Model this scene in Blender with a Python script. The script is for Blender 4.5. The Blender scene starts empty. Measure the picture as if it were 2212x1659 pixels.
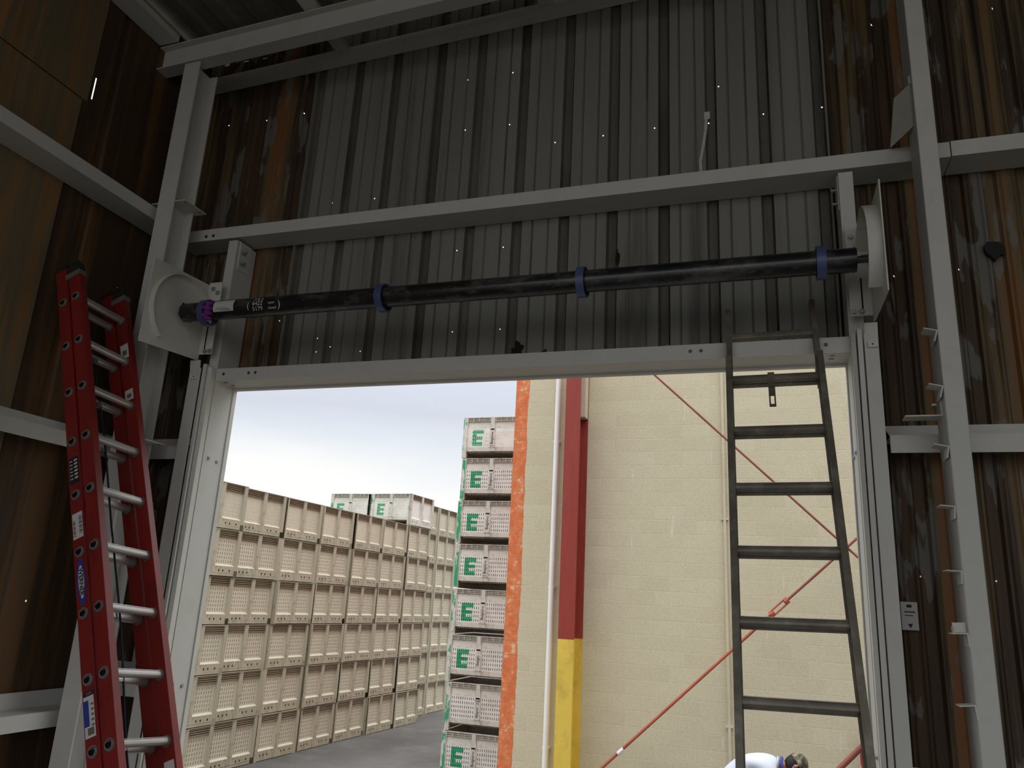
import bpy, bmesh, math, random
from mathutils import Vector, Matrix

# ------------------------------------------------------------------ camera, sky, exposure
S = bpy.context.scene
COL = S.collection
EYE = 2.95                                   # lens height above the yard
PITCH, ROLL, HEAD = 0.274318, 0.053403, 0.328044
fw = Vector((-math.sin(HEAD) * math.cos(PITCH), math.cos(HEAD) * math.cos(PITCH), math.sin(PITCH)))
r0 = Vector((math.cos(HEAD), math.sin(HEAD), 0)); u0 = r0.cross(fw)
rt = r0 * math.cos(ROLL) + u0 * math.sin(ROLL); up = u0 * math.cos(ROLL) - r0 * math.sin(ROLL)
cd = bpy.data.cameras.new('camera'); cam = bpy.data.objects.new('camera', cd); COL.objects.link(cam)
cam.matrix_world = Matrix(((rt.x, up.x, -fw.x, 0), (rt.y, up.y, -fw.y, 0), (rt.z, up.z, -fw.z, EYE), (0, 0, 0, 1)))
cd.sensor_fit = 'HORIZONTAL'; cd.sensor_width = 36.0; cd.lens = 36.0 * 1680 / 2212
cd.clip_start = 0.05; cd.clip_end = 500
S.camera = cam
S.view_settings.view_transform = 'Standard'; S.view_settings.look = 'None'
S.view_settings.gamma = 1.0; S.view_settings.use_curve_mapping = False
S.view_settings.exposure = 0.0
S.cycles.use_denoising = True
S.cycles.max_bounces = 10; S.cycles.diffuse_bounces = 6

W = bpy.data.worlds.new('overcast_sky'); S.world = W; W.use_nodes = True
nt = W.node_tree; nt.nodes.clear()
def N(t, kind, **kw):
    n = t.nodes.new(kind)
    for k, v in kw.items():
        if k in n.inputs: n.inputs[k].default_value = v
        else: setattr(n, k, v)
    return n
def ramp(t, pts):
    n = t.nodes.new('ShaderNodeValToRGB'); e = n.color_ramp.elements
    while len(e) < len(pts): e.new(0.5)
    for el, (p, c) in zip(e, pts): el.position = p; el.color = (c[0], c[1], c[2], 1)
    return n
tc = N(nt, 'ShaderNodeTexCoord'); sx = N(nt, 'ShaderNodeSeparateXYZ'); nt.links.new(tc.outputs['Generated'], sx.inputs[0])
mp = N(nt, 'ShaderNodeMapping'); mp.inputs['Scale'].default_value = (1.2, 1.2, 5.0)
mp.inputs['Location'].default_value = (0.3, 0.1, 0.4)
nt.links.new(tc.outputs['Generated'], mp.inputs[0])
no = N(nt, 'ShaderNodeTexNoise', Scale=1.7, Detail=5.0, Roughness=0.45); nt.links.new(mp.outputs[0], no.inputs['Vector'])
ma = N(nt, 'ShaderNodeMath', operation='MULTIPLY_ADD'); nt.links.new(no.outputs['Fac'], ma.inputs[0]); ma.inputs[1].default_value = 0.15
nt.links.new(sx.outputs['Z'], ma.inputs[2])
rp = ramp(nt, [(0.0, (0.25, 0.25, 0.25)), (0.06, (1.0, 0.985, 0.96)), (0.205, (1.0, 1.0, 0.99)), (0.255, (0.82, 0.87, 0.92)),
               (0.31, (0.69, 0.725, 0.82)), (0.40, (0.78, 0.82, 0.95)), (0.5, (1.5, 1.55, 1.62)), (1.0, (3.7, 3.75, 3.8))])
nt.links.new(ma.outputs[0], rp.inputs[0])
bg = N(nt, 'ShaderNodeBackground', Strength=1.0); nt.links.new(rp.outputs[0], bg.inputs[0])
wo = N(nt, 'ShaderNodeOutputWorld'); nt.links.new(bg.outputs[0], wo.inputs[0])
try: W.cycles.sampling_method = 'MANUAL'; W.cycles.sample_map_resolution = 512
except Exception: pass

# ------------------------------------------------------------------ materials
def mk(name, base, rough=0.55, metal=0.0, var=0.12, vscale=3.0, dirt_glint=None, damt=0.5, dscale=6.0, stretch=(1, 1, 1), spec=0.35, bump=0.0):
    m = bpy.data.materials.new(name); m.use_nodes = True; t = m.node_tree; b = t.nodes['Principled BSDF']
    b.inputs['Roughness'].default_value = rough; b.inputs['Metallic'].default_value = metal
    b.inputs['Specular IOR Level'].default_value = spec
    tc = N(t, 'ShaderNodeTexCoord'); mp = N(t, 'ShaderNodeMapping'); mp.inputs['Scale'].default_value = stretch
    t.links.new(tc.outputs['Object'], mp.inputs[0])
    n1 = N(t, 'ShaderNodeTexNoise', Scale=vscale, Detail=5.0); t.links.new(mp.outputs[0], n1.inputs['Vector'])
    r1 = ramp(t, [(0.3, [c * (1 - var) for c in base]), (0.7, [min(1, c * (1 + var)) for c in base])])
    t.links.new(n1.outputs['Fac'], r1.inputs[0]); out = r1.outputs[0]
    if dirt_glint:
        n2 = N(t, 'ShaderNodeTexNoise', Scale=dscale, Detail=8.0, Roughness=0.7); t.links.new(mp.outputs[0], n2.inputs['Vector'])
        r2 = ramp(t, [(0.5, (0, 0, 0)), (0.68, (damt, damt, damt))]); t.links.new(n2.outputs['Fac'], r2.inputs[0])
        mx = N(t, 'ShaderNodeMix', data_type='RGBA'); t.links.new(r2.outputs[0], mx.inputs['Factor'])
        t.links.new(out, mx.inputs['A']); mx.inputs['B'].default_value = (*dirt_glint, 1); out = mx.outputs['Result']
    t.links.new(out, b.inputs['Base Color'])
    if bump:
        bp = N(t, 'ShaderNodeBump', Strength=bump); bp.inputs['Distance'].default_value = 0.01
        t.links.new(n1.outputs['Fac'], bp.inputs['Height']); t.links.new(bp.outputs[0], b.inputs['Normal'])
    return m
M = {}
M['steel'] = mk('primed_white_steel', (0.60, 0.595, 0.55), 0.5, var=0.05, dirt_glint=(0.35, 0.32, 0.26), damt=0.25, dscale=3.0)
M['steel2'] = mk('chalky_white_steel', (0.64, 0.63, 0.57), 0.55, var=0.05, dirt_glint=(0.45, 0.40, 0.28), damt=0.25, dscale=2.5)
M['galv'] = mk('galvanised_bolt', (0.40, 0.40, 0.40), 0.35, metal=0.7, var=0.2)
M['dark'] = mk('hole_shade', (0.012, 0.012, 0.012), 0.9, spec=0.05)  # near-black colour put in for the shade inside holes and slots
M['pipe'] = mk('black_mill_pipe', (0.013, 0.013, 0.014), 0.27, metal=0.0, var=0.5, vscale=6, dirt_glint=(0.12, 0.115, 0.11), damt=0.8, dscale=4, stretch=(1.2, 3, 3), spec=0.6)  # paler noise patches paint mottled highlights onto the barrel
M['ring'] = mk('blue_painted_ring', (0.075, 0.095, 0.22), 0.35, var=0.2, spec=0.5)
M['purple'] = mk('purple_tape', (0.22, 0.04, 0.26), 0.5)
M['paper'] = mk('white_paper', (0.62, 0.60, 0.57), 0.7, var=0.04)
M['ink'] = mk('black_ink', (0.02, 0.02, 0.025), 0.7)
M['chalk'] = mk('chalk_marking', (0.62, 0.62, 0.60), 0.8)
M['shaft'] = mk('brass_shaft', (0.22, 0.18, 0.10), 0.4, metal=0.6)
M['iron'] = mk('cast_iron', (0.10, 0.10, 0.10), 0.45, metal=0.5, var=0.3)
M['red'] = mk('red_fibreglass', (0.23, 0.018, 0.015), 0.42, var=0.18, vscale=5, dirt_glint=(0.09, 0.008, 0.008), damt=0.5, dscale=7, stretch=(1, 1, 0.3))
M['alu'] = mk('ribbed_aluminium', (0.55, 0.53, 0.51), 0.38, metal=0.55, var=0.15)
M['oldalu'] = mk('weathered_dark_aluminium', (0.185, 0.16, 0.125), 0.42, metal=0.25, var=0.25, vscale=7, dirt_glint=(0.36, 0.33, 0.28), damt=0.4, dscale=14)
M['rubber'] = mk('black_rubber', (0.02, 0.02, 0.02), 0.8)
M['rope'] = mk('dark_rope', (0.03, 0.03, 0.05), 0.9)
M['blue'] = mk('blue_print', (0.03, 0.05, 0.30), 0.6)
M['grey'] = mk('grey_bracket', (0.15, 0.14, 0.125), 0.5)
M['redpaint'] = mk('oxide_red_paint', (0.275, 0.038, 0.026), 0.5, var=0.06, dirt_glint=(0.40, 0.16, 0.12), damt=0.12, dscale=4, stretch=(3, 3, 0.4))
M['yellow'] = mk('safety_yellow_paint', (0.70, 0.49, 0.075), 0.5, var=0.08, dirt_glint=(0.28, 0.16, 0.04), damt=0.55, dscale=1.9)
M['orange'] = mk('orange_red_rod', (0.42, 0.10, 0.055), 0.5, var=0.15, dirt_glint=(0.17, 0.06, 0.045), damt=0.6, dscale=0.9)
M['brace2'] = mk('dull_red_rod', (0.25, 0.072, 0.055), 0.5, var=0.15)
M['pvc'] = mk('white_pvc', (0.86, 0.84, 0.81), 0.4, var=0.03)
M['cream'] = mk('cream_conduit_paint', (0.56, 0.50, 0.36), 0.6, var=0.06)
M['asphalt'] = mk('grey_asphalt', (0.100, 0.095, 0.088), 0.85, var=0.25, vscale=0.6, dirt_glint=(0.17, 0.165, 0.155), damt=0.5, dscale=0.8, bump=0.2)
M['slab'] = mk('dark_low_bounce_slab', (0.075, 0.07, 0.062), 0.8, var=0.15)  # floor out of view, darkened to cut upward bounce
M['roofm'] = mk('stained_olive_roof_sheet', (0.23, 0.21, 0.165), 0.6, var=0.2, vscale=1.5, dirt_glint=(0.10, 0.085, 0.06), damt=0.5, dscale=2.0, stretch=(1, 3, 1))
M['binb'] = mk('weathered_beige_plastic', (0.385, 0.35, 0.255), 0.6, var=0.14, vscale=2.5, dirt_glint=(0.17, 0.148, 0.108), damt=0.9, dscale=5, stretch=(1, 1, 0.45))
M['bins'] = mk('beige_plastic_panel', (0.53, 0.49, 0.38), 0.55, var=0.06, vscale=2.5, dirt_glint=(0.40, 0.34, 0.26), damt=0.35, dscale=6, stretch=(1, 1, 0.35))
M['binl'] = mk('brown_vent', (0.30, 0.25, 0.17), 0.6, var=0.12)  # browner and darker than the slotted panels
M['binw'] = mk('dirty_white_plastic', (0.58, 0.56, 0.49), 0.6, var=0.10, vscale=3, dirt_glint=(0.22, 0.20, 0.165), damt=0.85, dscale=6)
M['binp'] = mk('white_slotted_plastic', (0.70, 0.68, 0.63), 0.5, var=0.05, vscale=3, dirt_glint=(0.36, 0.33, 0.28), damt=0.45, dscale=4)
M['green'] = mk('green_stencil_paint', (0.022, 0.30, 0.135), 0.5, var=0.15, vscale=8)
M['shirt'] = mk('white_cotton', (0.55, 0.58, 0.66), 0.85, var=0.05, vscale=4)
M['collar'] = mk('blue_cotton', (0.04, 0.07, 0.36), 0.85)
M['skin'] = mk('tanned_skin', (0.40, 0.17, 0.10), 0.5, var=0.06)
M['hair'] = mk('black_hair', (0.014, 0.010, 0.010), 0.6)
M['jeans'] = mk('dark_denim', (0.04, 0.05, 0.09), 0.9)
M['boot'] = mk('brown_boot', (0.08, 0.05, 0.03), 0.7)

def camo():
    m = bpy.data.materials.new('camouflage_cloth'); m.use_nodes = True; t = m.node_tree; b = t.nodes['Principled BSDF']
    tc = N(t, 'ShaderNodeTexCoord'); n = N(t, 'ShaderNodeTexNoise', Scale=16.0, Detail=3.0); t.links.new(tc.outputs['Object'], n.inputs['Vector'])
    r = ramp(t, [(0.36, (0.045, 0.04, 0.025)), (0.45, (0.13, 0.11, 0.07)), (0.54, (0.24, 0.21, 0.15)), (0.62, (0.42, 0.37, 0.28))]); r.color_ramp.interpolation = 'CONSTANT'
    t.links.new(n.outputs['Fac'], r.inputs[0]); t.links.new(r.outputs[0], b.inputs['Base Color']); b.inputs['Roughness'].default_value = 0.9
    return m
M['camo'] = camo()

def rusty(name, cols, hs=5.0, vs=0.22, patch=(0.20, 0.19, 0.17), pamt=0.7, axis='X'):
    """old sheet metal: long vertical streaks of rust, bare grey patches with their own outline"""
    m = bpy.data.materials.new(name); m.use_nodes = True; t = m.node_tree; b = t.nodes['Principled BSDF']
    tc = N(t, 'ShaderNodeTexCoord')
    mp = N(t, 'ShaderNodeMapping'); mp.inputs['Scale'].default_value = (hs, hs, vs); t.links.new(tc.outputs['Object'], mp.inputs[0])
    n = N(t, 'ShaderNodeTexNoise', Scale=1.0, Detail=7.0, Roughness=0.62); t.links.new(mp.outputs[0], n.inputs['Vector'])
    k = len(cols); r = ramp(t, [(0.30 + 0.42 * i / (k - 1), c) for i, c in enumerate(cols)]); t.links.new(n.outputs['Fac'], r.inputs[0])
    mp2 = N(t, 'ShaderNodeMapping'); mp2.inputs['Scale'].default_value = (10, 10, 2.6); t.links.new(tc.outputs['Object'], mp2.inputs[0])
    n2 = N(t, 'ShaderNodeTexNoise', Scale=1.0, Detail=4.0); t.links.new(mp2.outputs[0], n2.inputs['Vector'])
    r2 = ramp(t, [(0.57, (0, 0, 0)), (0.60, (pamt, pamt, pamt))]); t.links.new(n2.outputs['Fac'], r2.inputs[0])
    mx = N(t, 'ShaderNodeMix', data_type='RGBA'); t.links.new(r2.outputs[0], mx.inputs['Factor']); t.links.new(r.outputs[0], mx.inputs['A'])
    mx.inputs['B'].default_value = (*patch, 1); t.links.new(mx.outputs['Result'], b.inputs['Base Color'])
    b.inputs['Roughness'].default_value = 0.6; b.inputs['Specular IOR Level'].default_value = 0.25
    return m
M['rust'] = rusty('rusted_brown_sheet', [(0.035, 0.024, 0.015), (0.10, 0.06, 0.032), (0.055, 0.04, 0.028), (0.17, 0.12, 0.06), (0.24, 0.10, 0.035), (0.14, 0.12, 0.07)], hs=7.0)
M['rustl'] = rusty('brown_side_sheet', [(0.04, 0.026, 0.015), (0.09, 0.052, 0.025), (0.06, 0.04, 0.024), (0.16, 0.08, 0.03), (0.09, 0.07, 0.045)], hs=4.0, pamt=0.0)
M['rusto'] = rusty('orange_side_sheet', [(0.13, 0.112, 0.072), (0.28, 0.155, 0.06), (0.16, 0.142, 0.092), (0.38, 0.19, 0.06), (0.19, 0.172, 0.125)], hs=4.2, vs=0.32, pamt=0.0)
M['sheet'] = rusty('grey_green_sheet', [(0.10, 0.10, 0.088), (0.215, 0.215, 0.19), (0.24, 0.24, 0.215), (0.26, 0.26, 0.235)], hs=4.0, vs=0.25, patch=(0.06, 0.055, 0.045), pamt=0.0)
M['rib'] = mk('shaded_rib_trough', (0.13, 0.125, 0.105), 0.6, var=0.3, vscale=3, dirt_glint=(0.05, 0.042, 0.03), damt=0.7, dscale=5, stretch=(1, 1, 0.2))  # recess shade put into the trough colour, with dirt over it
M['minor'] = mk('shallow_rib_sheet', (0.165, 0.16, 0.14), 0.6, var=0.2, vscale=3, dirt_glint=(0.06, 0.05, 0.04), damt=0.6, dscale=4, stretch=(1, 1, 0.15))

M['seal'] = mk('cracked_sealant', (0.10, 0.095, 0.08), 0.8, var=0.5, vscale=5, dirt_glint=(0.012, 0.011, 0.010), damt=1.0, dscale=7, stretch=(1, 1, 0.5))
M['soot'] = mk('soot', (0.02, 0.016, 0.012), 0.9)
M['foam'] = mk('old_foam', (0.30, 0.23, 0.13), 0.9, var=0.3, vscale=30)
def block_wall():
    m = bpy.data.materials.new('cream_block_masonry'); m.use_nodes = True; t = m.node_tree; b = t.nodes['Principled BSDF']
    L = t.links.new
    tc = N(t, 'ShaderNodeTexCoord'); sp = N(t, 'ShaderNodeSeparateXYZ'); L(tc.outputs['Object'], sp.inputs[0])
    cb = N(t, 'ShaderNodeCombineXYZ'); co = N(t, 'ShaderNodeMath', operation='ADD'); L(sp.outputs['Z'], co.inputs[0]); co.inputs[1].default_value = 0.0305; L(sp.outputs['X'], cb.inputs['X']); L(co.outputs[0], cb.inputs['Y'])
    br = N(t, 'ShaderNodeTexBrick'); L(cb.outputs[0], br.inputs['Vector'])
    br.inputs['Scale'].default_value = 1.0; br.inputs['Brick Width'].default_value = 0.4064; br.inputs['Row Height'].default_value = 0.2032
    br.inputs['Mortar Size'].default_value = 0.0055; br.inputs['Mortar Smooth'].default_value = 0.3; br.inputs['Bias'].default_value = 0.0
    br.inputs['Color1'].default_value = (0.575, 0.508, 0.355, 1); br.inputs['Color2'].default_value = (0.61, 0.545, 0.385, 1); br.inputs['Mortar'].default_value = (0.68, 0.62, 0.455, 1)
    n = N(t, 'ShaderNodeTexNoise', Scale=40.0, Detail=4.0); L(tc.outputs['Object'], n.inputs['Vector'])
    r = ramp(t, [(0.3, (0.88, 0.88, 0.88)), (0.6, (1, 1, 1))]); L(n.outputs['Fac'], r.inputs[0])
    mx = N(t, 'ShaderNodeMix', data_type='RGBA', blend_type='MULTIPLY'); mx.inputs['Factor'].default_value = 1.0; L(br.outputs['Color'], mx.inputs['A']); L(r.outputs[0], mx.inputs['B'])
    # salt streaks
    mp = N(t, 'ShaderNodeMapping'); mp.inputs['Scale'].default_value = (14, 14, 1.1); L(tc.outputs['Object'], mp.inputs[0])
    n2 = N(t, 'ShaderNodeTexNoise', Scale=1.0, Detail=7.0, Roughness=0.75); L(mp.outputs[0], n2.inputs['Vector'])
    r2 = ramp(t, [(0.63, (0, 0, 0)), (0.72, (0.65, 0.65, 0.65))]); L(n2.outputs['Fac'], r2.inputs[0])
    mx2 = N(t, 'ShaderNodeMix', data_type='RGBA'); L(r2.outputs[0], mx2.inputs['Factor']); L(mx.outputs['Result'], mx2.inputs['A']); mx2.inputs['B'].default_value = (0.80, 0.78, 0.72, 1)
    # hand-painted orange corner band: x below the wavering edge
    n3 = N(t, 'ShaderNodeTexNoise', Scale=2.2, Detail=4.0); L(tc.outputs['Object'], n3.inputs['Vector'])
    ed = N(t, 'ShaderNodeMath', operation='MULTIPLY_ADD'); L(n3.outputs['Fac'], ed.inputs[0]); ed.inputs[1].default_value = 0.10; ed.inputs[2].default_value = -3.70
    lt = N(t, 'ShaderNodeMath', operation='LESS_THAN'); L(sp.outputs['X'], lt.inputs[0]); L(ed.outputs[0], lt.inputs[1])
    n4 = N(t, 'ShaderNodeTexNoise', Scale=9.0, Detail=6.0, Roughness=0.7); L(tc.outputs['Object'], n4.inputs['Vector'])
    r4 = ramp(t, [(0.40, (0.62, 0.155, 0.055)), (0.58, (0.70, 0.23, 0.10)), (0.64, (0.72, 0.46, 0.27))]); L(n4.outputs['Fac'], r4.inputs[0])
    mo = N(t, 'ShaderNodeMix', data_type='RGBA', blend_type='MIX'); L(br.outputs['Fac'], mo.inputs['Factor']); L(r4.outputs[0], mo.inputs['A']); mo.inputs['B'].default_value = (0.55, 0.24, 0.12, 1)
    mx3 = N(t, 'ShaderNodeMix', data_type='RGBA'); L(lt.outputs[0], mx3.inputs['Factor']); L(mx2.outputs['Result'], mx3.inputs['A']); L(mo.outputs['Result'], mx3.inputs['B'])
    L(mx3.outputs['Result'], b.inputs['Base Color']); b.inputs['Roughness'].default_value = 0.85; b.inputs['Specular IOR Level'].default_value = 0.2
    bp = N(t, 'ShaderNodeBump', Strength=0.8, invert=True); bp.inputs['Distance'].default_value = 0.008; L(br.outputs['Fac'], bp.inputs['Height']); L(bp.outputs[0], b.inputs['Normal'])
    return m
M['cmu'] = block_wall()

def chipped(name, base):
    """white plastic with flaking green paint that keeps its outline"""
    m = mk(name, base, 0.6, var=0.08, dirt_glint=(0.30, 0.275, 0.23), damt=0.55, dscale=7); t = m.node_tree; b = t.nodes['Principled BSDF']
    old = b.inputs['Base Color'].links[0].from_socket
    tc = N(t, 'ShaderNodeTexCoord'); oi = N(t, 'ShaderNodeObjectInfo'); va = N(t, 'ShaderNodeVectorMath', operation='ADD')
    t.links.new(tc.outputs['Object'], va.inputs[0]); t.links.new(oi.outputs['Random'], va.inputs[1])
    mp = N(t, 'ShaderNodeMapping'); mp.inputs['Scale'].default_value = (9, 9, 3.0); t.links.new(va.outputs[0], mp.inputs[0])
    n = N(t, 'ShaderNodeTexNoise', Scale=1.0, Detail=6.0, Roughness=0.65); t.links.new(mp.outputs[0], n.inputs['Vector'])
    r = ramp(t, [(0.50, (0, 0, 0)), (0.53, (1, 1, 1))]); t.links.new(n.outputs['Fac'], r.inputs[0])
    mx = N(t, 'ShaderNodeMix', data_type='RGBA'); t.links.new(r.outputs[0], mx.inputs['Factor']); t.links.new(old, mx.inputs['A']); mx.inputs['B'].default_value = (0.03, 0.32, 0.15, 1)
    t.links.new(mx.outputs['Result'], b.inputs['Base Color'])
    return m
M['chip'] = chipped('white_plastic_chipped_green', (0.58, 0.57, 0.52))

# ------------------------------------------------------------------ mesh helpers
class MB:
    def __init__(s): s.v = []; s.f = []; s.m = []
    def poly(s, pts, mi=0):
        i = len(s.v); s.v += [tuple(p) for p in pts]; s.f.append(tuple(range(i, i + len(pts)))); s.m.append(mi)
    def box(s, a, b, mi=0, T=None):
        x0, y0, z0 = a; x1, y1, z1 = b
        P = [(x0, y0, z0), (x1, y0, z0), (x1, y1, z0), (x0, y1, z0), (x0, y0, z1), (x1, y0, z1), (x1, y1, z1), (x0, y1, z1)]
        if T: P = [T(*p) for p in P]
        i = len(s.v); s.v += [tuple(p) for p in P]
        for q in ((0, 3, 2, 1), (4, 5, 6, 7), (0, 1, 5, 4), (1, 2, 6, 5), (2, 3, 7, 6), (3, 0, 4, 7)): s.f.append(tuple(i + k for k in q)); s.m.append(mi)
        return s
    def prism(s, prof, A, B, ax, ay, mi=0, caps=True):
        """profile (list of (a,b)) swept from A to B; ax, ay are the profile's axes"""
        A = Vector(A); B = Vector(B); ax = Vector(ax); ay = Vector(ay); n = len(prof); i = len(s.v)
        for P in (A, B): s.v += [tuple(P + ax * a + ay * b) for a, b in prof]
        for k in range(n): l = (k + 1) % n; s.f.append((i + k, i + l, i + n + l, i + n + k)); s.m.append(mi)
        if caps:
            s.f.append(tuple(i + k for k in reversed(range(n)))); s.m.append(mi); s.f.append(tuple(i + n + k for k in range(n))); s.m.append(mi)
        return s
    def tube(s, pts, r, n=12, mi=0, caps=True, closed=False):
        pts = [Vector(p) for p in pts]; i = len(s.v); m = len(pts); rs = r if isinstance(r, (list, tuple)) else [r] * m; ref = None
        for k, p in enumerate(pts):
            if closed: d = pts[(k + 1) % m] - pts[k - 1]
            else: d = (pts[min(k + 1, m - 1)] - pts[max(k - 1, 0)])
            d.normalize()
            if ref is None: ref = Vector((0, 0, 1)) if abs(d.z) < 0.9 else Vector((1, 0, 0))
            e1 = (ref - d * ref.dot(d)).normalized(); ref = e1; e2 = d.cross(e1)
            s.v += [tuple(p + (e1 * math.cos(2 * math.pi * j / n) + e2 * math.sin(2 * math.pi * j / n)) * rs[k]) for j in range(n)]
        for k in range(m if closed else m - 1):
            a = i + k * n; b = i + ((k + 1) % m) * n
            for j in range(n): l = (j + 1) % n; s.f.append((a + j, a + l, b + l, b + j)); s.m.append(mi)
        if caps and not closed:
            s.f.append(tuple(i + j for j in reversed(range(n)))); s.m.append(mi); s.f.append(tuple(i + (m - 1) * n + j for j in range(n))); s.m.append(mi)
        return s
    def pipe(s, A, B, ro, ri, n=20, mi=0, mi_in=None, prof=None):
        """hollow tube from A to B"""
        A = Vector(A); B = Vector(B); d = (B - A).normalized(); ref = Vector((0, 0, 1)) if abs(d.z) < 0.9 else Vector((1, 0, 0))
        e1 = (ref - d * ref.dot(d)).normalized(); e2 = d.cross(e1); i = len(s.v)
        for P, r in ((A, ro), (B, ro), (B, ri), (A, ri)):
            s.v += [tuple(P + (e1 * math.cos(2 * math.pi * j / n) + e2 * math.sin(2 * math.pi * j / n)) * r) for j in range(n)]
        for k in range(4):
            a = i + k * n; b = i + ((k + 1) % 4) * n
            for j in range(n): l = (j + 1) % n; s.f.append((a + j, a + l, b + l, b + j)); s.m.append(mi_in if (k == 2 and mi_in is not None) else mi)
        return s
    def grid(s, fn, ss, ts, hole, mi=0):
        for a in range(len(ss) - 1):
            for b in range(len(ts) - 1):
                if not hole(a, b): s.poly([fn(ss[a], ts[b]), fn(ss[a + 1], ts[b]), fn(ss[a + 1], ts[b + 1]), fn(ss[a], ts[b + 1])], mi)
        return s
    def build(s, name, mats, parent=None, smooth=False, bevel=0.0):
        me = bpy.data.meshes.new(name); me.from_pydata(s.v, [], s.f)
        for m in (mats if isinstance(mats, (list, tuple)) else [mats]): me.materials.append(M[m] if isinstance(m, str) else m)
        me.polygons.foreach_set('material_index', s.m)
        if smooth:
            me.polygons.foreach_set('use_smooth', [True] * len(me.polygons))
            me.set_sharp_from_angle(angle=math.radians(40))
        me.update(); o = bpy.data.objects.new(name, me); COL.objects.link(o)
        if parent: o.parent = parent
        if bevel:
            b = o.modifiers.new('bevel', 'BEVEL'); b.width = bevel; b.segments = 2; b.limit_method = 'ANGLE'
        return o
def tag(o, label, cat, group=None):
    o['label'] = label; o['category'] = cat
    if group: o['group'] = group
    return o
def thing(name, label, cat, loc=(0, 0, 0), group=None, mat=None):
    o = bpy.data.objects.new(name, None); COL.objects.link(o); o.empty_display_size = 0.1
    if mat is not None: o.matrix_world = mat
    else: o.location = loc
    return tag(o, label, cat, group)
def structure(o):
    o['kind'] = 'structure'; return o
def text_mesh(name, body, size, mat, mw, parent=None, sx=1.0, bold=0.0):
    """lettering as a flat mesh; mw maps its local x/y plane into the parent's space"""
    cu = bpy.data.curves.new(name, 'FONT'); cu.body = body; cu.size = size; cu.align_x = 'CENTER'; cu.align_y = 'CENTER'; cu.offset = bold; cu.extrude = 0.0004
    t = bpy.data.objects.new(name, cu); COL.objects.link(t)
    dg = bpy.context.evaluated_depsgraph_get(); me = bpy.data.meshes.new_from_object(t.evaluated_get(dg)); bpy.data.objects.remove(t); bpy.data.curves.remove(cu)
    me.transform(mw @ Matrix.Diagonal((sx, 1, 1, 1))); me.materials.clear(); me.materials.append(M[mat])
    o = bpy.data.objects.new(name, me); COL.objects.link(o)
    if parent: o.parent = parent
    return o
def frame(o, x, y):
    x = Vector(x).normalized(); y = Vector(y).normalized(); z = x.cross(y); o = Vector(o)
    return Matrix(((x.x, y.x, z.x, o.x), (x.y, y.y, z.y, o.y), (x.z, y.z, z.z, o.z), (0, 0, 0, 1)))
def bolt(p, d, r=0.011, l=0.01, parent=None, mat='galv', name='bolt'):
    d = Vector(d).normalized(); p = Vector(p); q = MB(); q.tube([p, p + d * 0.002], r * 1.5, 12); q.tube([p + d * 0.002, p + d * l], r, 6)
    return q.build(name, mat, parent)
def ngon(cx, cy, r, n, a0=0.0): return [(cx + r * math.cos(a0 + 2 * math.pi * k / n), cy + r * math.sin(a0 + 2 * math.pi * k / n)) for k in range(n)]
Z = EYE

# ------------------------------------------------------------------ the shed
XL, YF, XR, YB = -4.02, 4.15, 9.0, -4.0         # left wall, front wall, right wall, open rear edge of the roof
OPX0, OPX1, OPZ = -3.35, 0.40, Z + 1.27         # door opening
def roof_z(x): return Z + 3.92 + 0.04 * (x + 4.0)

HOLES_F = [(-3.794, 6.319), (-3.456, 6.308), (-3.122, 6.3), (-1.847, 6.348), (-1.523, 6.342), (-1.835, 5.954), (-1.524, 5.946), (-1.211, 5.765), (-0.903, 5.767), (-0.586, 5.77), (-0.268, 5.773), (0.044, 5.784), (0.363, 5.776), (-0.898, 6.768), (-0.204, 6.617), (-0.205, 5.996), (-2.785, 5.532), (-2.46, 5.524), (-1.828, 5.079), (-1.518, 5.071), (-3.093, 4.695), (-2.767, 4.545), (-2.684, 4.492), (-2.764, 4.452), (-2.442, 4.439), (-1.817, 4.532), (-1.507, 4.53), (-1.397, 4.37), (-1.377, 4.38), (0.956, 4.703), (0.657, 4.696), (0.654, 6.263), (1.264, 6.244), (0.657, 3.169), (0.969, 3.161)]
def strip(mb, fn, x0, x1, d0, d1, z0, z1, holes, mi):
    """vertical strip x0..x1 (depth d0..d1) pierced by square nail holes"""
    hs = sorted(((h[0], h[1], h[2], h[3]) for h in holes if x0 < h[0] < x1 and z0 + .02 < h[1] < z1 - .02), key=lambda h: h[1])
    D = lambda x: d0 + (d1 - d0) * (x - x0) / (x1 - x0)
    q = lambda xa, xb, za, zb: mb.poly([fn(xa, D(xa), za), fn(xb, D(xb), za), fn(xb, D(xb), zb), fn(xa, D(xa), zb)], mi) if zb > za and xb > xa else None
    z = z0
    for hx, hz, rx, rz in hs:
        a = max(x0, hx - rx); b = min(x1, hx + rx)
        if hz - rz <= z: continue
        q(x0, x1, z, hz - rz); q(x0, a, hz - rz, hz + rz); q(b, x1, hz - rz, hz + rz); z = hz + rz
    q(x0, x1, z, z1)
ribs = [-3.348, -2.998, -2.686, -2.39, -2.047, -1.75, -1.436, -1.134, -0.837, -0.53, -0.253, 0.047, 0.345]
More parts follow.
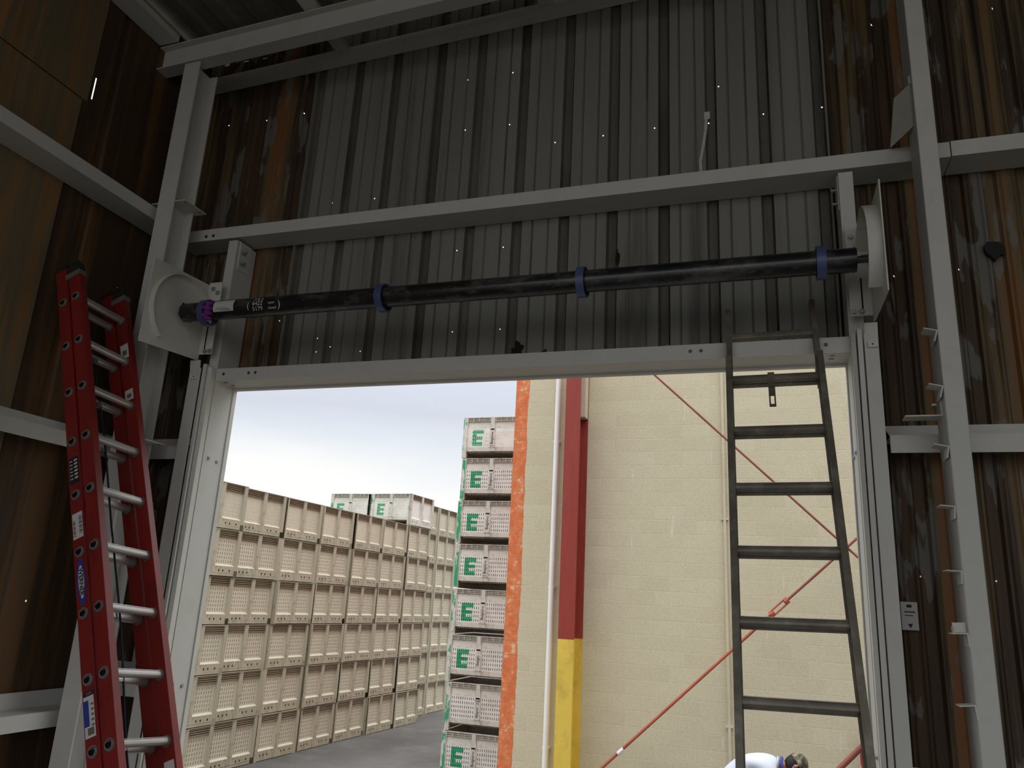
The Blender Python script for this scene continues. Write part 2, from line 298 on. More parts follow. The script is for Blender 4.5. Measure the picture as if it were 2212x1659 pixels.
def corrugate(mb, fn, xa, xb, centres, zfun, holes, base_mi, rib_mi, minor_mi, depth=0.03, seal_mi=None):
    """ribbed sheet: flat pans, wide troughs at the centres and two shallow grooves in each pan"""
    seg = []; seal_mi = rib_mi if seal_mi is None else seal_mi
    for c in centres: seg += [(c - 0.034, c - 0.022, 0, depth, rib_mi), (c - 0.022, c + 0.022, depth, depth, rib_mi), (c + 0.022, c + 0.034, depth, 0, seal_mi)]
    for a, b in zip(centres[:-1], centres[1:]):
        for k in (1, 2):
            m = a + (b - a) * k / 3; seg += [(m - 0.007, m, 0, 0.006, minor_mi), (m, m + 0.007, 0.006, 0, minor_mi)]
    seg.sort(); x = xa; full = []
    for sg in seg:
        if sg[0] < xa or sg[1] > xb: continue
        if sg[0] > x + 1e-6: full.append((x, sg[0], 0, 0, base_mi))
        full.append(sg); x = sg[1]
    if x < xb: full.append((x, xb, 0, 0, base_mi))
    for x0, x1, d0, d1, mi in full:
        for z0, z1 in zfun((x0 + x1) / 2): strip(mb, fn, x0, x1, d0, d1, z0, z1, holes, mi)

front = MB()
fnF = lambda x, d, z: (x, YF + d, z)
HF = [(x, z, 0.0034, 0.0036) for x, z in HOLES_F]
HF += [(-3.885, 6.862, 0.052, 0.015), (-3.71, 6.856, 0.06, 0.006), (-3.54, 6.850, 0.04, 0.004)]         # torn gap under the roof sheets
def zf(x):
    top = roof_z(x) + 0.028
    return [(OPZ + 0.03, top)] if OPX0 - 0.05 < x < OPX1 + 0.06 else [(0.0, top)]
left_ribs = [XL + 0.11, -3.78, -3.60]
rl = [XL + 0.05 + 0.0, -3.65, -3.348]
corrugate(front, fnF, XL, OPX0 - 0.05, [-3.97, -3.80, -3.62, -3.46], zf, HF, 1, 1, 1, 0.025)
corrugate(front, fnF, OPX0 - 0.05, -3.04, [-3.348, -3.20, -3.09], zf, HF, 1, 1, 1, 0.02)
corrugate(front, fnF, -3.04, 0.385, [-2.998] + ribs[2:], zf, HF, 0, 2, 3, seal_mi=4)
corrugate(front, fnF, 0.385, OPX1 + 0.06, [0.4225], zf, HF, 1, 1, 1, 0.02)
rr = [0.53 + 0.152 * k for k in range(55)]
corrugate(front, fnF, OPX1 + 0.06, XR, rr, zf, HF, 1, 1, 1, 0.024)
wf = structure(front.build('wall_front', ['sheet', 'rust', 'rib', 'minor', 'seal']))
def blotch(name, mat, cx, cz, rx, rz, seed, n=22):
    r_ = random.Random(seed); q = MB(); P = []
    for k in range(n): f_ = 1 + .35 * r_.uniform(-1, 1); P.append((cx + rx * f_ * math.cos(2 * math.pi * k / n), cz + rz * f_ * math.sin(2 * math.pi * k / n)))
    q.prism(P, (0, YF - .002, 0), (0, YF - .0006, 0), (1, 0, 0), (0, 0, 1)); return q.build(name, mat, wf)
blotch('soot_mark', 'soot', -1.39, 4.385, .035, .06, 1); blotch('soot_mark', 'soot', -1.22, 4.36, .018, .025, 2); blotch('foam_blob', 'foam', -.50, 4.345, .05, .025, 4); blotch('foam_blob', 'foam', .02, 4.36, .035, .022, 5)
blotch('soot_mark', 'soot', -.80, 4.93, .012, .055, 6)
tq = MB(); tp_ = [(-.278, 5.80), (-.285, 5.70), (-.30, 5.60), (-.318, 5.50), (-.315, 5.42)]
for (xa, za), (xb, zb) in zip(tp_[:-1], tp_[1:]): tq.poly([(xa - .008, YF - .004, za), (xa + .008, YF - .008, za), (xb + .01, YF - .012, zb), (xb - .01, YF - .004, zb)])
tq.box((-.292, YF - .004, 5.78), (-.258, YF - .001, 5.83)); tq.build('tape_strip', 'paper', wf)
# edges of the newer grey-green sheet standing a little proud of the rusted ones
ed = MB(); ed.box((0.375, YF - 0.012, OPZ + 0.05), (0.385, YF - 0.001, roof_z(0.38) - 0.02)); ed.box((-3.045, YF - 0.010, OPZ + 0.05), (-3.038, YF - 0.001, roof_z(-3) - 0.02))
structure(ed.build('trim_1', 'sheet'))

left = MB()
fnL = lambda y, d, z: (XL - d, y, z)
HL = [(3.198, 5.981, 0.004, 0.078), (3.683, 4.803, 0.004, 0.005), (3.496, 2.821, 0.004, 0.005)]
corrugate(left, fnL, YB, YF, [3.95 - 0.61 * k for k in range(1, 13)], lambda y: [(0, roof_z(XL) - 0.01)], HL, 0, 0, 0, 0.02)
structure(left.build('wall_left', 'rustl'))
# overlapping near sheets on the left wall
s1 = MB()
def lap(y0, y1, z0, z1, x): s1.box((x - 0.006, y0, z0), (x, y1, z1))
lap(1.9, 3.125, 0.0, 5.845, XL + 0.016); lap(1.5, 3.165, 5.86, roof_z(XL) - 0.06, XL + 0.008)
structure(s1.build('trim_2', 'rusto'))
q = MB(); q.box((XR, YB, 0), (XR + 0.02, YF, roof_z(XR))); structure(q.build('wall_right', 'rust'))
# roof, open to the yard behind the camera
roof = MB()
def rq(x0, x1, y0, y1): roof.poly([(x0, y0, roof_z(x0)), (x0, y1, roof_z(x0)), (x1, y1, roof_z(x1)), (x1, y0, roof_z(x1))])
rq(XL - 0.15, XR, YB, 1.0)
x = XL - 0.15; k = 0
while x < XR:                                    # corrugated sheets near the front wall
    x2 = x + 0.13; up_ = 0.025 if k % 2 else 0.0
    for xa, xb, da, db in ((x, x + 0.1, up_, up_), (x + 0.1, x2, up_, 0.025 - up_)):
        roof.poly([(xa, 1.0, roof_z(xa) + da), (xa, 4.75, roof_z(xa) + da), (xb, 4.75, roof_z(xb) + db), (xb, 1.0, roof_z(xb) + db)])
    x = x2; k += 1
structure(roof.build('ceiling', 'roofm'))
q = MB(); q.box((XL, YB - 9, -0.12), (XR, YF + 0.05, 0.0)); structure(q.build('floor', 'slab'))  # slab run out past the roof edge to cut bounced light
q = MB(); q.box((-60, -60, -0.15), (60, 90, -0.002)); structure(q.build('ground', 'asphalt'))

# ------------------------------------------------------------------ steel frame
def zee(name, A, B, front_dir, z, lab, cat='girt', up_front=True, depth=0.19, fl=0.085, group=None, mat='steel', lapx=None):
    """Z-shaped wall girt from A to B (plan points on its front face); front_dir points into the room"""
    A = Vector((A[0], A[1], 0)); B = Vector((B[0], B[1], 0)); n = Vector(front_dir); q = MB(); t = 0.006
    zt = z if not up_front else z
    if up_front: q.prism([(0, z), (0, z + fl), (t, z + fl), (t, z + t), (depth - t, z + t), (depth - t, z - fl + t), (depth, z - fl + t), (depth, z + t), (depth, z)][:5] + [(depth - t, z + t), (depth - t, z + t)][:0] + [(depth, z + t), (depth, z)], A, B, -n, (0, 0, 1))
    else: q.prism([(0, z), (0, z - fl), (t, z - fl), (t, z - t), (depth - t, z - t), (depth - t, z + fl), (depth, z + fl), (depth, z - t), (depth - 0.0, z - t), (depth - t, z)][:8] + [(depth - t * 1.5, z - t * 0.2)], A, B, -n, (0, 0, 1))
    o = q.build(name, mat); return tag(o, lab, cat, group)
def cee(q, prof, A, B, ax, ay, mi=0): q.prism(prof, A, B, ax, ay, mi)

# front wall girts
g = zee('wall_girt', (-3.86, 3.95), (0.93, 3.95), (0, -1, 0), Z + 2.283, 'long white steel girt crossing the wall above the dark barrel')
for x in (-3.62, -3.56): bolt((x, 3.95, Z + 2.315), (0, -1, 0), 0.008, 0.006, g, 'iron')
zee('wall_girt', (0.935, 3.945), (XR - 0.05, 3.945), (0, -1, 0), Z + 2.283, 'upper white girt right of the tall post, lapped over its neighbour')
zee('wall_girt', (0.545, 3.95), (XR - 0.05, 3.95), (0, -1, 0), Z + 0.852, 'lower white girt on the rusty wall right of the doorway', up_front=False)
zee('wall_girt', (0.545, 3.95), (XR - 0.05, 3.95), (0, -1, 0), Z - 0.69, 'white girt at the very bottom right behind the tall post', up_front=False)
zee('wall_girt', (-3.95, 3.95), (-3.50, 3.95), (0, -1, 0), Z + 0.852, 'short white girt piece between corner column and left door jamb', up_front=False)
zee('wall_girt', (-3.95, 3.95), (-3.50, 3.95), (0, -1, 0), Z - 0.555, 'short low white girt piece behind the red ladder', up_front=False)
# left wall girts
zee('wall_girt', (-3.80, YB), (-3.80, 3.93), (1, 0, 0), Z + 2.315, 'upper white girt running along the orange side wall', up_front=True, depth=0.2)
zee('wall_girt', (-3.80, YB), (-3.80, 3.93), (1, 0, 0), Z + 0.812, 'middle white girt on the side wall behind the red ladder', up_front=False, depth=0.2)
zee('wall_girt', (-3.80, YB), (-3.80, 3.93), (1, 0, 0), Z - 0.700, 'lowest white girt on the side wall at the bottom left', up_front=False, depth=0.2)

# corner column: I section, with clip plates
cc = thing('corner_column', 'white I-section corner column left of the doorway', 'column', (-3.70, 3.72, 0))
q = MB(); x0, x1, y0, y1 = -3.765, -3.635, 3.63, 3.815; zt = Z + 3.497
I = [(x0, y0), (x1, y0), (x1, y0 + .009), (-3.696, y0 + .009), (-3.696, y1 - .009), (x1, y1 - .009), (x1, y1), (x0, y1), (x0, y1 - .009), (-3.704, y1 - .009), (-3.704, y0 + .009), (x0, y0 + .009)]
q.prism([(a + 3.70, b - 3.72) for a, b in I], (0, 0, 0), (0, 0, zt), (1, 0, 0), (0, 1, 0)); q.build('column_shaft', 'steel', cc)
for zc in (Z + 2.42, Z + 0.83):
    q = MB(); q.box((-0.130, -0.078, zc), (0.143, 0.125, zc + 0.007)); p = q.build('clip_plate', 'steel2', cc)
    q = MB()
    for a, b in ((0.12, -0.05), (0.12, 0.09)): q.tube([(a, b, zc - 0.001), (a, b, zc + 0.001)], 0.006, 8)
    q.build('bolt_hole', 'dark', p)
q = MB(); q.box((-0.16, -0.14, 0), (0.16, 0.14, 0.016)); q.build('base_plate', 'steel', cc)

# rafter beam over the column
rb = thing('rafter_beam', 'white steel I-beam rafter under the roof at top left', 'beam', (-4.0, 3.68, Z + 3.5))
q = MB(); h = 0.185
I = [(-.05, 0), (.05, 0), (.05, .008), (.004, .008), (.004, h - .008), (.05, h - .008), (.05, h), (-.05, h), (-.05, h - .008), (-.004, h - .008), (-.004, .008), (-.05, .008)]
q.prism(I, (-0.015, 0, 0.0), (8.0, 0, 0.04 * 8 + 0.0), (0, 1, 0), (0, 0, 1)); q.build('beam_body', 'steel', rb)
# eave strut and purlins along the roof, rake angle along the wall top
def purlin(x, z, lab, y0=YB + 0.05, y1=4.12, w=0.155, h=0.14):
    q = MB(); q.prism([(-w / 2, 0), (w / 2, 0), (w / 2, .03), (w / 2 - .006, .03), (w / 2 - .006, .006), (-w / 2 + .006, .006), (-w / 2 + .006, h), (-w / 2, h)], (x, y0, z), (x, y1, z), (1, 0, 0), (0, 0, 1))
    return tag(q.build('roof_purlin', 'steel2'), lab, 'purlin')
q = MB(); q.prism([(0, 0), (.165, 0), (.165, .05), (.158, .05), (.158, .006), (.006, .006), (.006, .14), (0, .14)], (XL + .005, YB + .05, Z + 3.69), (XL + .005, 3.62, Z + 3.69), (1, 0, 0), (0, 0, 1))
tag(q.build('eave_strut', 'steel2'), 'pale eave strut running back along the top of the side wall', 'strut')
purlin(-2.79, Z + 3.737, 'roof purlin crossing above the rafter, nearer the corner column', w=0.10, h=0.175, y1=4.05)
purlin(-1.28, Z + 3.797, 'roof purlin crossing above the rafter at the top centre', w=0.10, h=0.175, y1=4.05)
q = MB(); q.prism([(0, 0), (0, .075), (.005, .075), (.005, .005), (.085, .005), (.085, 0)], (-3.98, 4.06, Z + 3.645), (4.0, 4.06, Z + 3.645 + 0.04 * 7.98), (0, 1, 0), (0, 0, 1))
tag(q.build('rake_angle', 'steel2'), 'thin pale angle along the sloping top of the ribbed wall', 'angle')

# tall post on the right with its clips
tp = thing('steel_post', 'tall white steel post right of the doorway, edged with clips', 'post', (0.78, 3.80, 0))
q = MB(); t = .006
q.prism([(-.04, -.10), (.043, -.10), (.043, .10), (-.04, .10)], (0, 0, 0), (0, 0, roof_z(0.78) - 0.03), (1, 0, 0), (0, 1, 0)); q.build('post_shaft', 'steel', tp, bevel=0.005)
rnd = random.Random(3)
for zc, yaw, big in ((4.222, 0.75, 0), (3.962, 0.7, 0), (3.693, 0.55, 0), (3.435, 0.25, 0), (3.169, 0.1, 0), (2.924, -0.15, 2), (2.653, -0.35, 0)):
    q = MB(); R = Matrix.Rotation(yaw * 0.35, 4, 'Y')
    T = lambda a, b, c: tuple(R @ Vector((a, b, c)) + Vector((-0.040, -0.075, zc)))
    q.box((-.058, -.024, 0), (0, .055, .005), T=T); q.box((-.006, -.026, -.05), (0, .055, 0), T=T)
    if big: q.box((-.05, -.02, .002), (-.046, .03, .03), T=T); q.box((-.05, .0, .006), (0.0, .004, .045), T=T)
    q.build('clip_angle', 'steel2', tp)
q = MB(); q.box((-.19, -.03, Z + .897), (-.04, .06, Z + .903)); q.box((-.046, -.03, Z + .903), (-.04, .06, Z + .985)); c = q.build('clip_bracket', 'steel2', tp)
bolt((-.055, .0, Z + .955), (-1, 0, 0), .008, .02, c); bolt((-.055, .035, Z + .955), (-1, 0, 0), .008, .02, c)
q = MB(); q.poly([(-.045, -.05, Z + 2.60), (-.045, -.045, Z + 2.36), (-.125, .13, Z + 2.36), (-.10, .06, Z + 2.60)]); q.poly([(-.04, -.05, Z + 2.60), (-.10, .06, Z + 2.604), (-.125, .13, Z + 2.364), (-.04, -.045, Z + 2.364)])
q.box((-.048, -.06, Z + 2.595), (-.04, -.02, Z + 2.64)); q.build('gusset_plate', 'steel2', tp)

# ------------------------------------------------------------------ doorway steel: header, jambs, guides
hd = thing('door_header', 'white channel header across the top of the doorway', 'header', (-1.475, 3.95, OPZ))
q = MB(); Lh = (OPX1 - OPX0) / 2
q.prism([(0, 0), (0, .082), (.006, .082), (.006, .006), (.194, .006), (.194, .082), (.2, .082), (.2, 0)], (-Lh, 0, 0), (Lh, 0, 0), (0, 1, 0), (0, 0, 1)); q.build('header_channel', 'steel', hd)
q = MB(); q.box((-Lh, .182, -.012), (Lh, .215, 0)); q.build('head_trim', 'steel2', hd)
for x in (.055, .245, .295, 2.98, 3.035, 3.64):
    q = MB(); q.tube([(x - Lh, -.0015, .045), (x - Lh, .0005, .045)], .010, 12); q.build('bolt_hole', 'iron', hd)
for x, y in ((.05, .04), (.05, .11), (3.67, .05), (3.67, .10)): bolt((x - Lh, y, 0), (0, 0, -1), .009, .006, hd)

def jamb(side):
    s = -1 if side == 'L' else 1; X = OPX0 if side == 'L' else OPX1
    lab = 'white channel door jamb on the left side of the doorway' if s < 0 else 'white channel door jamb on the right side of the doorway'
    j = thing('door_jamb', lab, 'jamb', (X, 3.95, 0)); q = MB(); top = Z + 2.262
    q.prism([(0, 0), (s * .07, 0), (s * .07, .006), (s * .006, .006), (s * .006, .194), (s * .07, .194), (s * .07, .2), (0, .2)], (0, 0, 0), (0, 0, top), (1, 0, 0), (0, 1, 0)); q.build('jamb_channel', 'steel', j)
    q = MB(); q.box((-.008 if s > 0 else 0, .182, 0), (0 if s > 0 else .008, .215, OPZ - 0.012)); q.build('edge_trim', 'steel2', j)
    # clip with two bolts at the top of the web, facing the opening
    q = MB(); q.box((min(0, -s * .006), .03, top - .20), (max(0, -s * .006), .15, top - .0)); c = q.build('clip_plate', 'steel2', j)
    bolt((-s * .006, .06, top - .07), (-s, 0, 0), .009, .03, c); bolt((-s * .006, .06, top - .15), (-s, 0, 0), .009, .03, c)
    for zc in (Z + .78, Z - .56):
        bolt((0, .05, zc), (-s, 0, 0), .009, .008, j); bolt((0, .13, zc - .01), (-s, 0, 0), .009, .008, j)
    return j
jamb('L'); jamb('R')
def guide(side):
    s = -1 if side == 'L' else 1; X = OPX0 if side == 'L' else OPX1
    lab = 'white steel curtain guide fixed to the left jamb' if s < 0 else 'white steel curtain guide fixed to the right jamb'
    g = thing('door_guide', lab, 'guide', (X, 3.95, 0)); top = Z + 1.385
    e = .138 if s < 0 else .118
    q = MB(); q.prism([(s * .055, -.085), (s * e, -.085), (s * e, -.004), (s * (e - .007), -.004), (s * (e - .007), -.078), (s * .055, -.078)], (0, 0, 0), (0, 0, top - .05), (1, 0, 0), (0, 1, 0)); q.build('wall_angle', 'steel', g, bevel=.002)
    q = MB(); q.prism([(s * .028, -.075), (s * .050, -.075), (s * .050, -.004), (s * .028, -.004)], (0, 0, 0), (0, 0, top - .02), (1, 0, 0), (0, 1, 0)); q.build('outer_angle', 'steel2', g, bevel=.002)
    q = MB(); q.prism([(s * .002, -.045), (s * .022, -.06), (s * .022, -.004), (s * .002, -.004)], (0, 0, 0), (0, 0, top - .035), (1, 0, 0), (0, 1, 0)); q.build('inner_angle', 'steel2', g, bevel=.002)
    # flared entry lip at the top and a small stop block
    q = MB(); q.poly([(s * .06, -.086, top - .06), (s * e, -.086, top - .06), (s * e, -.095, top + .0), (s * .06, -.095, top + .0)]); q.poly([(s * .06, -.092, top), (s * e, -.092, top), (s * e, -.083, top - .06), (s * .06, -.083, top - .06)]); q.build('flared_lip', 'steel2', g)
    q = MB(); q.box((min(s * .07, s * .115), -.098, top - .125), (max(s * .07, s * .115), -.086, top - .095)); b = q.build('stop_block', 'steel2', g)
    q = MB(); q.tube([(s * .09, -.099, top - .11), (s * .09, -.0975, top - .11)], .004, 8); q.build('screw_hole', 'dark', b)
    return g
guide('L'); guide('R')

# ------------------------------------------------------------------ barrel brackets, barrel
AX = (3.65, Z + 1.625)                          # barrel axis (y, z)
def bracket(side):
    s = -1 if side == 'L' else 1; X = -3.455 if s < 0 else 0.505
    lab = 'white square bracket plate carrying the left end of the barrel' if s < 0 else 'white square bracket plate carrying the right end of the barrel'
    b = thing('barrel_bracket', lab, 'bracket', (X, AX[0], AX[1]))
    P = [(-.275, .245), (.165, .26), (.20, .24), (.235, .27), (.235, .09), (.235, -.12), (.235, -.24), (-.265, -.275)]
    P = [(-.262, .262), (.235, .285), (.235, -.232), (-.268, -.268)]
    q = MB(); n = len(P); a = min(0, s * .006); c = max(0, s * .006)
    q.prism(P, (a, 0, 0), (c, 0, 0), (0, 1, 0), (0, 0, 1)); q.build('plate', 'steel2', b)
    # curved hood flange standing off the plate towards the opening
    q = MB(); r = .245; K = 40; w = .034 if s < 0 else .058
    a0, a1 = math.radians(62), math.radians(235)
    pts = [(r * math.cos(a0 + (a1 - a0) * k / K), r * math.sin(a0 + (a1 - a0) * k / K)) for k in range(K + 1)]
    for (y0, z0), (y1, z1) in zip(pts[:-1], pts[1:]):
        k2 = (r - .005) / r
        q.poly([(0, y0, z0), (0, y1, z1), (-s * w, y1, z1), (-s * w, y0, z0)])
        q.poly([(0, y0 * k2, z0 * k2), (-s * w, y0 * k2, z0 * k2), (-s * w, y1 * k2, z1 * k2), (0, y1 * k2, z1 * k2)])
        q.poly([(-s * w, y0, z0), (-s * w, y1, z1), (-s * w, y1 * k2, z1 * k2), (-s * w, y0 * k2, z0 * k2)])
    y0, z0 = pts[0]; q.poly([(0, y0, z0), (-s * w, y0, z0), (-s * w, y0 + .15, z0 - .10), (0, y0 + .15, z0 - .10)])
    q.build('hood_flange', 'steel2', b, smooth=True)
    # mounting foot bolted on the guide
    q = MB(); q.box((min(-s * .10, 0), .226, -.195), (max(-s * .10, 0), .234, .30)); f = q.build('mounting_foot', 'steel2', b)
    for x, z in ((.035, .255), (.075, .225), (.05, -.175), (.085, -.175)): bolt((-s * x, .226, z), (0, -1, 0), .011, .012, f)
    q = MB(); q.box((min(-s * .046, -s * .04), .222, -.16), (max(-s * .046, -s * .04), .2262, .0)); q.build('slot', 'dark', f)
    # bearing
    if s > 0:
        q = MB(); q.tube([(0, 0, 0), (-.012, 0, 0)], .058, 24); q.tube([(-.012, 0, 0), (-.03, 0, 0)], .034, 20); br = q.build('flange_bearing', 'iron', b, smooth=True)
        for a in range(4): bolt((-.012, .044 * math.cos(a * 1.571 + .78), .044 * math.sin(a * 1.571 + .78)), (-1, 0, 0), .007, .01, br)
    return b
bracket('L'); bracket('R')
bl = thing('door_barrel', 'long black steel barrel shaft with blue rings hung above the doorway', 'barrel', (-1.49, AX[0], AX[1]))
h = 1.912
q = MB(); q.pipe((-h, 0, 0), (h, 0, 0), .0585, .050, 40); q.box((-h + .012, -.05, -.05), (-h + .013, .05, .05)); q.box((h - .013, -.05, -.05), (h - .012, .05, .05)); q.build('barrel_tube', 'pipe', bl, smooth=True)
q = MB(); q.tube([(-h - .045, 0, -.002), (-h + .05, 0, -.002)], .015, 16); q.build('left_shaft', 'shaft', bl, smooth=True)
q = MB(); q.tube([(h - .05, 0, 0), (h + .0505, 0, 0)], .017, 16); q.box((h + .02, -.006, .012), (h + .05, .006, .02)); q.build('right_shaft', 'iron', bl, smooth=True)
for xr, dz in ((-3.232, -.012), (-2.036, -.004), (-.886, -.004), (.268, -.002)):
    q = MB(); q.pipe((xr + 1.49 - .021, 0, dz), (xr + 1.49 + .021, 0, dz), .081, .073, 36)
    for a in range(3): 
        an = a * 2.094 + .6; c, s_ = math.cos(an), math.sin(an)
        q.box((-.012, .055, -.008), (.012, .075, .008), T=lambda X, Y, Zz: (xr + 1.49 + X, Y * c - Zz * s_, Y * s_ + Zz * c + dz))
    q.build('ring', 'ring', bl, smooth=True)
q = MB()
for k in range(7): q.tube([(-3.205 + 1.49 + .01 * math.sin(k * 2.3), -.060 - .004 * (k % 3), .03 - .016 * k), (-3.165 + 1.49 + .008 * math.cos(k * 3.1), -.058 - .004 * (k % 2), .022 - .016 * k)], .011, 8)
q.build('purple_tape', 'purple', bl, smooth=True)
def on_barrel(x0, x1, a0, a1, r, name, mat, parent):
    q = MB(); K = 10; A = [a0 + (a1 - a0) * k / K for k in range(K + 1)]
    for u, v in zip(A[:-1], A[1:]): q.poly([(x0, -r * math.cos(u), r * math.sin(u)), (x0, -r * math.cos(v), r * math.sin(v)), (x1, -r * math.cos(v), r * math.sin(v)), (x1, -r * math.cos(u), r * math.sin(u))][::-1])
    return q.build(name, mat, parent)
lb = on_barrel(-3.15 + 1.49, -3.005 + 1.49, -.55, .75, .0592, 'paper_label', 'paper', bl)
on_barrel(-3.13 + 1.49, -3.03 + 1.49, -.30, -.25, .0595, 'printed_line', 'ink', lb); on_barrel(-3.12 + 1.49, -3.05 + 1.49, -.12, -.09, .0595, 'printed_line', 'ink', lb); on_barrel(-3.10 + 1.49, -3.02 + 1.49, -.45, -.40, .0595, 'printed_line', 'ink', lb)
for body, sz, x, an in (('6422', .036, -2.835, -.02), ('open', .022, -2.74, -.02), ('5179', .036, -2.835, -.55), ('closed', .022, -2.735, -.55), ('7 0 2', .03, -2.83, .42), ('(', .05, -2.90, -.2), (')', .06, -2.685, -.25)):
    o = Vector((x + 1.49, -.0593 * math.cos(an), .0593 * math.sin(an)))
    text_mesh('chalk_writing', body, sz, 'chalk', frame(o, (1, 0, 0), (0, math.sin(an), math.cos(an))), bl)

# packing tags on the wall behind
for (x0, x1, z0, z1, lab) in ((-3.78, -3.69, 2.43, 2.60, 'small white paper tag low on the wall behind the red ladder'), (.555, .625, 2.925, 3.05, 'small white paper tag with down arrow right of the right guide')):
    t = thing('paper_tag', lab, 'tag', ((x0 + x1) / 2, 4.12, z0)); q = MB(); w = (x1 - x0) / 2; hh = z1 - z0
    q.box((-w, -.001, 0), (w, .001, hh)); q.build('paper_sheet', 'paper', t)
    q = MB(); q.box((-.3 * w, -.002, .8 * hh), (.3 * w, -.0012, .9 * hh)); q.box((-.6 * w, -.002, .62 * hh), (.7 * w, -.0012, .66 * hh)); q.box((-.6 * w, -.002, .50 * hh), (.4 * w, -.0012, .53 * hh))
    q.poly([(-.3 * w, -.002, .22 * hh), (0, -.002, .06 * hh), (.3 * w, -.002, .22 * hh)]); q.build('printed_arrow', 'ink', t)
# near-black disc with a ragged outline on the rusty wall
q = MB(); rnd = random.Random(8); P = [(.05 * (1 + .25 * rnd.uniform(-1, 1)) * math.cos(k * .524), .05 * (1 + .3 * rnd.uniform(-1, 1)) * math.sin(k * .524)) for k in range(12)]
q.prism(P, (1.115, YF - .03, 4.785), (1.115, YF - .002, 4.785), (1, 0, 0), (0, 0, 1)); tag(q.build('black_blot', 'rubber'), 'ragged black blot on the rusty wall at the right edge', 'blot')

# ------------------------------------------------------------------ ladders
def lad_frame(P0, v, u):
    v = Vector(v).normalized(); u = Vector(u); u = (u - v * u.dot(v)).normalized(); P = Vector(P0) + Vector((0, 0, Z))
    L = P.z / u.z; foot = P - u * L; b = u.cross(v)            # local X=v, Y=u x v (away from the climber), Z=u
    return Matrix(((v.x, b.x, u.x, foot.x), (v.y, b.y, u.y, foot.y), (v.z, b.z, u.z, foot.z), (0, 0, 0, 1))), L
# red fibreglass extension ladder at left
Mw, L = lad_frame((-3.699, 3.163, 1.545), (0.0333, 0.9905, -0.0893), (-0.41418, 0.07553, 0.90727))
rl = thing('extension_ladder', 'red fibreglass extension ladder with aluminium rungs leaning at left', 'ladder', mat=Mw)
Wd = .2925; STEP = .305
def crail(x, s, y0, y1, z0, z1, name, parent):
    """channel rail: web at x, flanges turned outward (s), depth y0..y1"""
    q = MB(); t = .005; f = .042
    q.prism([(x, y0), (x + s * f, y0), (x + s * f, y0 + t), (x + s * t, y0 + t), (x + s * t, y1 - t), (x + s * f, y1 - t), (x + s * f, y1), (x, y1)], (0, 0, z0), (0, 0, z1), (1, 0, 0), (0, 1, 0))
    return q.build(name, 'red', parent, bevel=.0015)
FR, BK = (-.038, .038), (.051, .127)            # depth of the front and the rear section
top_f, top_b = L + .20, L + .25
rails = {}
for sec, (a, b), z0, z1 in (('front', FR, 0.35, top_f), ('rear', BK, 0.06, top_b)):
    rails[sec, 0] = crail(-.042, 1, a, b, z0, z1, 'side_rail', rl); rails[sec, 1] = crail(Wd, 1, a, b, z0, z1 - .0, 'side_rail', rl)
def dloop(r, n=14):
    """D-shaped rung outline"""
    return [(r * math.cos(a), r * math.sin(a) if math.sin(a) < .55 else r * .55) for a in [2 * math.pi * k / n for k in range(n)]]
def red_rung(z, y):
    q = MB(); ro, ri = .0195, .0175; n = 16; D = lambda r: [(-c[0], c[1]) for c in dloop(r, n)]
    i = len(q.v); x0, x1 = -.050, Wd + .014
    for X, r in ((x0, ro), (x1, ro), (x1, ri), (x0, ri)): q.v += [(X, y + a, z + b) for a, b in D(r)]
    for k in range(4):
        a, b = i + k * n, i + ((k + 1) % 4) * n
        for j in range(n): l = (j + 1) % n; q.f.append((a + j, a + l, b + l, b + j)); q.m.append(1 if k == 2 else 0)
    for k in range(6): q.box((.012, y - .0200, z - .010 + .0042 * k), (Wd - .012, y - .0185, z - .0085 + .0042 * k))
    for X in (-.0435, Wd + .0065): q.poly([(X, y + a, z + b) for a, b in D(ri * .99)], 1)  # dark discs stand in for the unlit hollow of the rung
    o = q.build('rung', ['alu', 'dark'], rl, smooth=True)
    for x0, x1 in ((-.0445, -.034), (Wd - .006, Wd + .0075)):
        q = MB(); q.pipe((x0, y, z - .001), (x1, y, z - .001), .0275, .0198, 20); q.build('rung_collar', 'grey', o)
nR = int((L - .3) / STEP)
for i in range(nR + 1):
    red_rung(L - i * STEP, 0.0); red_rung(L - i * STEP, .089)
for X, s in ((0, -1), (Wd, 1)):
    q = MB(); q.box((min(X - s * .004, X + s * .046), FR[0] - .004, top_f - .055), (max(X - s * .004, X + s * .046), FR[1] + .02, top_f - .02)); q.build('guide_bracket', 'grey', rails['front', 0 if s < 0 else 1])
    q = MB(); q.box((min(X, X + s * .044), FR[0] - .002, top_f - .015), (max(X, X + s * .044), FR[1] + .002, top_f + .03)); q.tube([(X + s * .02, -.02, top_f + .02), (X + s * .02, -.01, top_f + .06), (X + s * .02, .03, top_f + .065)], .015, 8); q.build('end_cap', 'rubber', rails['front', 0 if s < 0 else 1])
    q = MB(); q.box((min(X, X + s * .044), BK[0] - .002, top_b - .015), (max(X, X + s * .044), BK[1] + .002, top_b + .012)); q.build('end_cap', 'rubber', rails['rear', 0 if s < 0 else 1])
    q = MB(); q.box((X + s * .02 - .03, BK[0] - .01, .0), (X + s * .02 + .03, BK[1] + .01, .07)); q.build('foot_pad', 'rubber', rails['rear', 0 if s < 0 else 1])
q = MB(); pts = [(.135 + .012 * math.sin(k * .6), .06 + .015 * math.cos(k * .4), L - .42 - k * .12) for k in range(int((L - .7) / .12))]
q.tube(pts, .005, 8); q.build('pull_rope', 'rope', rl, smooth=True)
for i in range(1, 4):
    q = MB(); z = L - i * STEP; q.box((.12, .063, z - .035), (.15, .074, z - .012)); q.build('rung_clip', 'grey', rl)
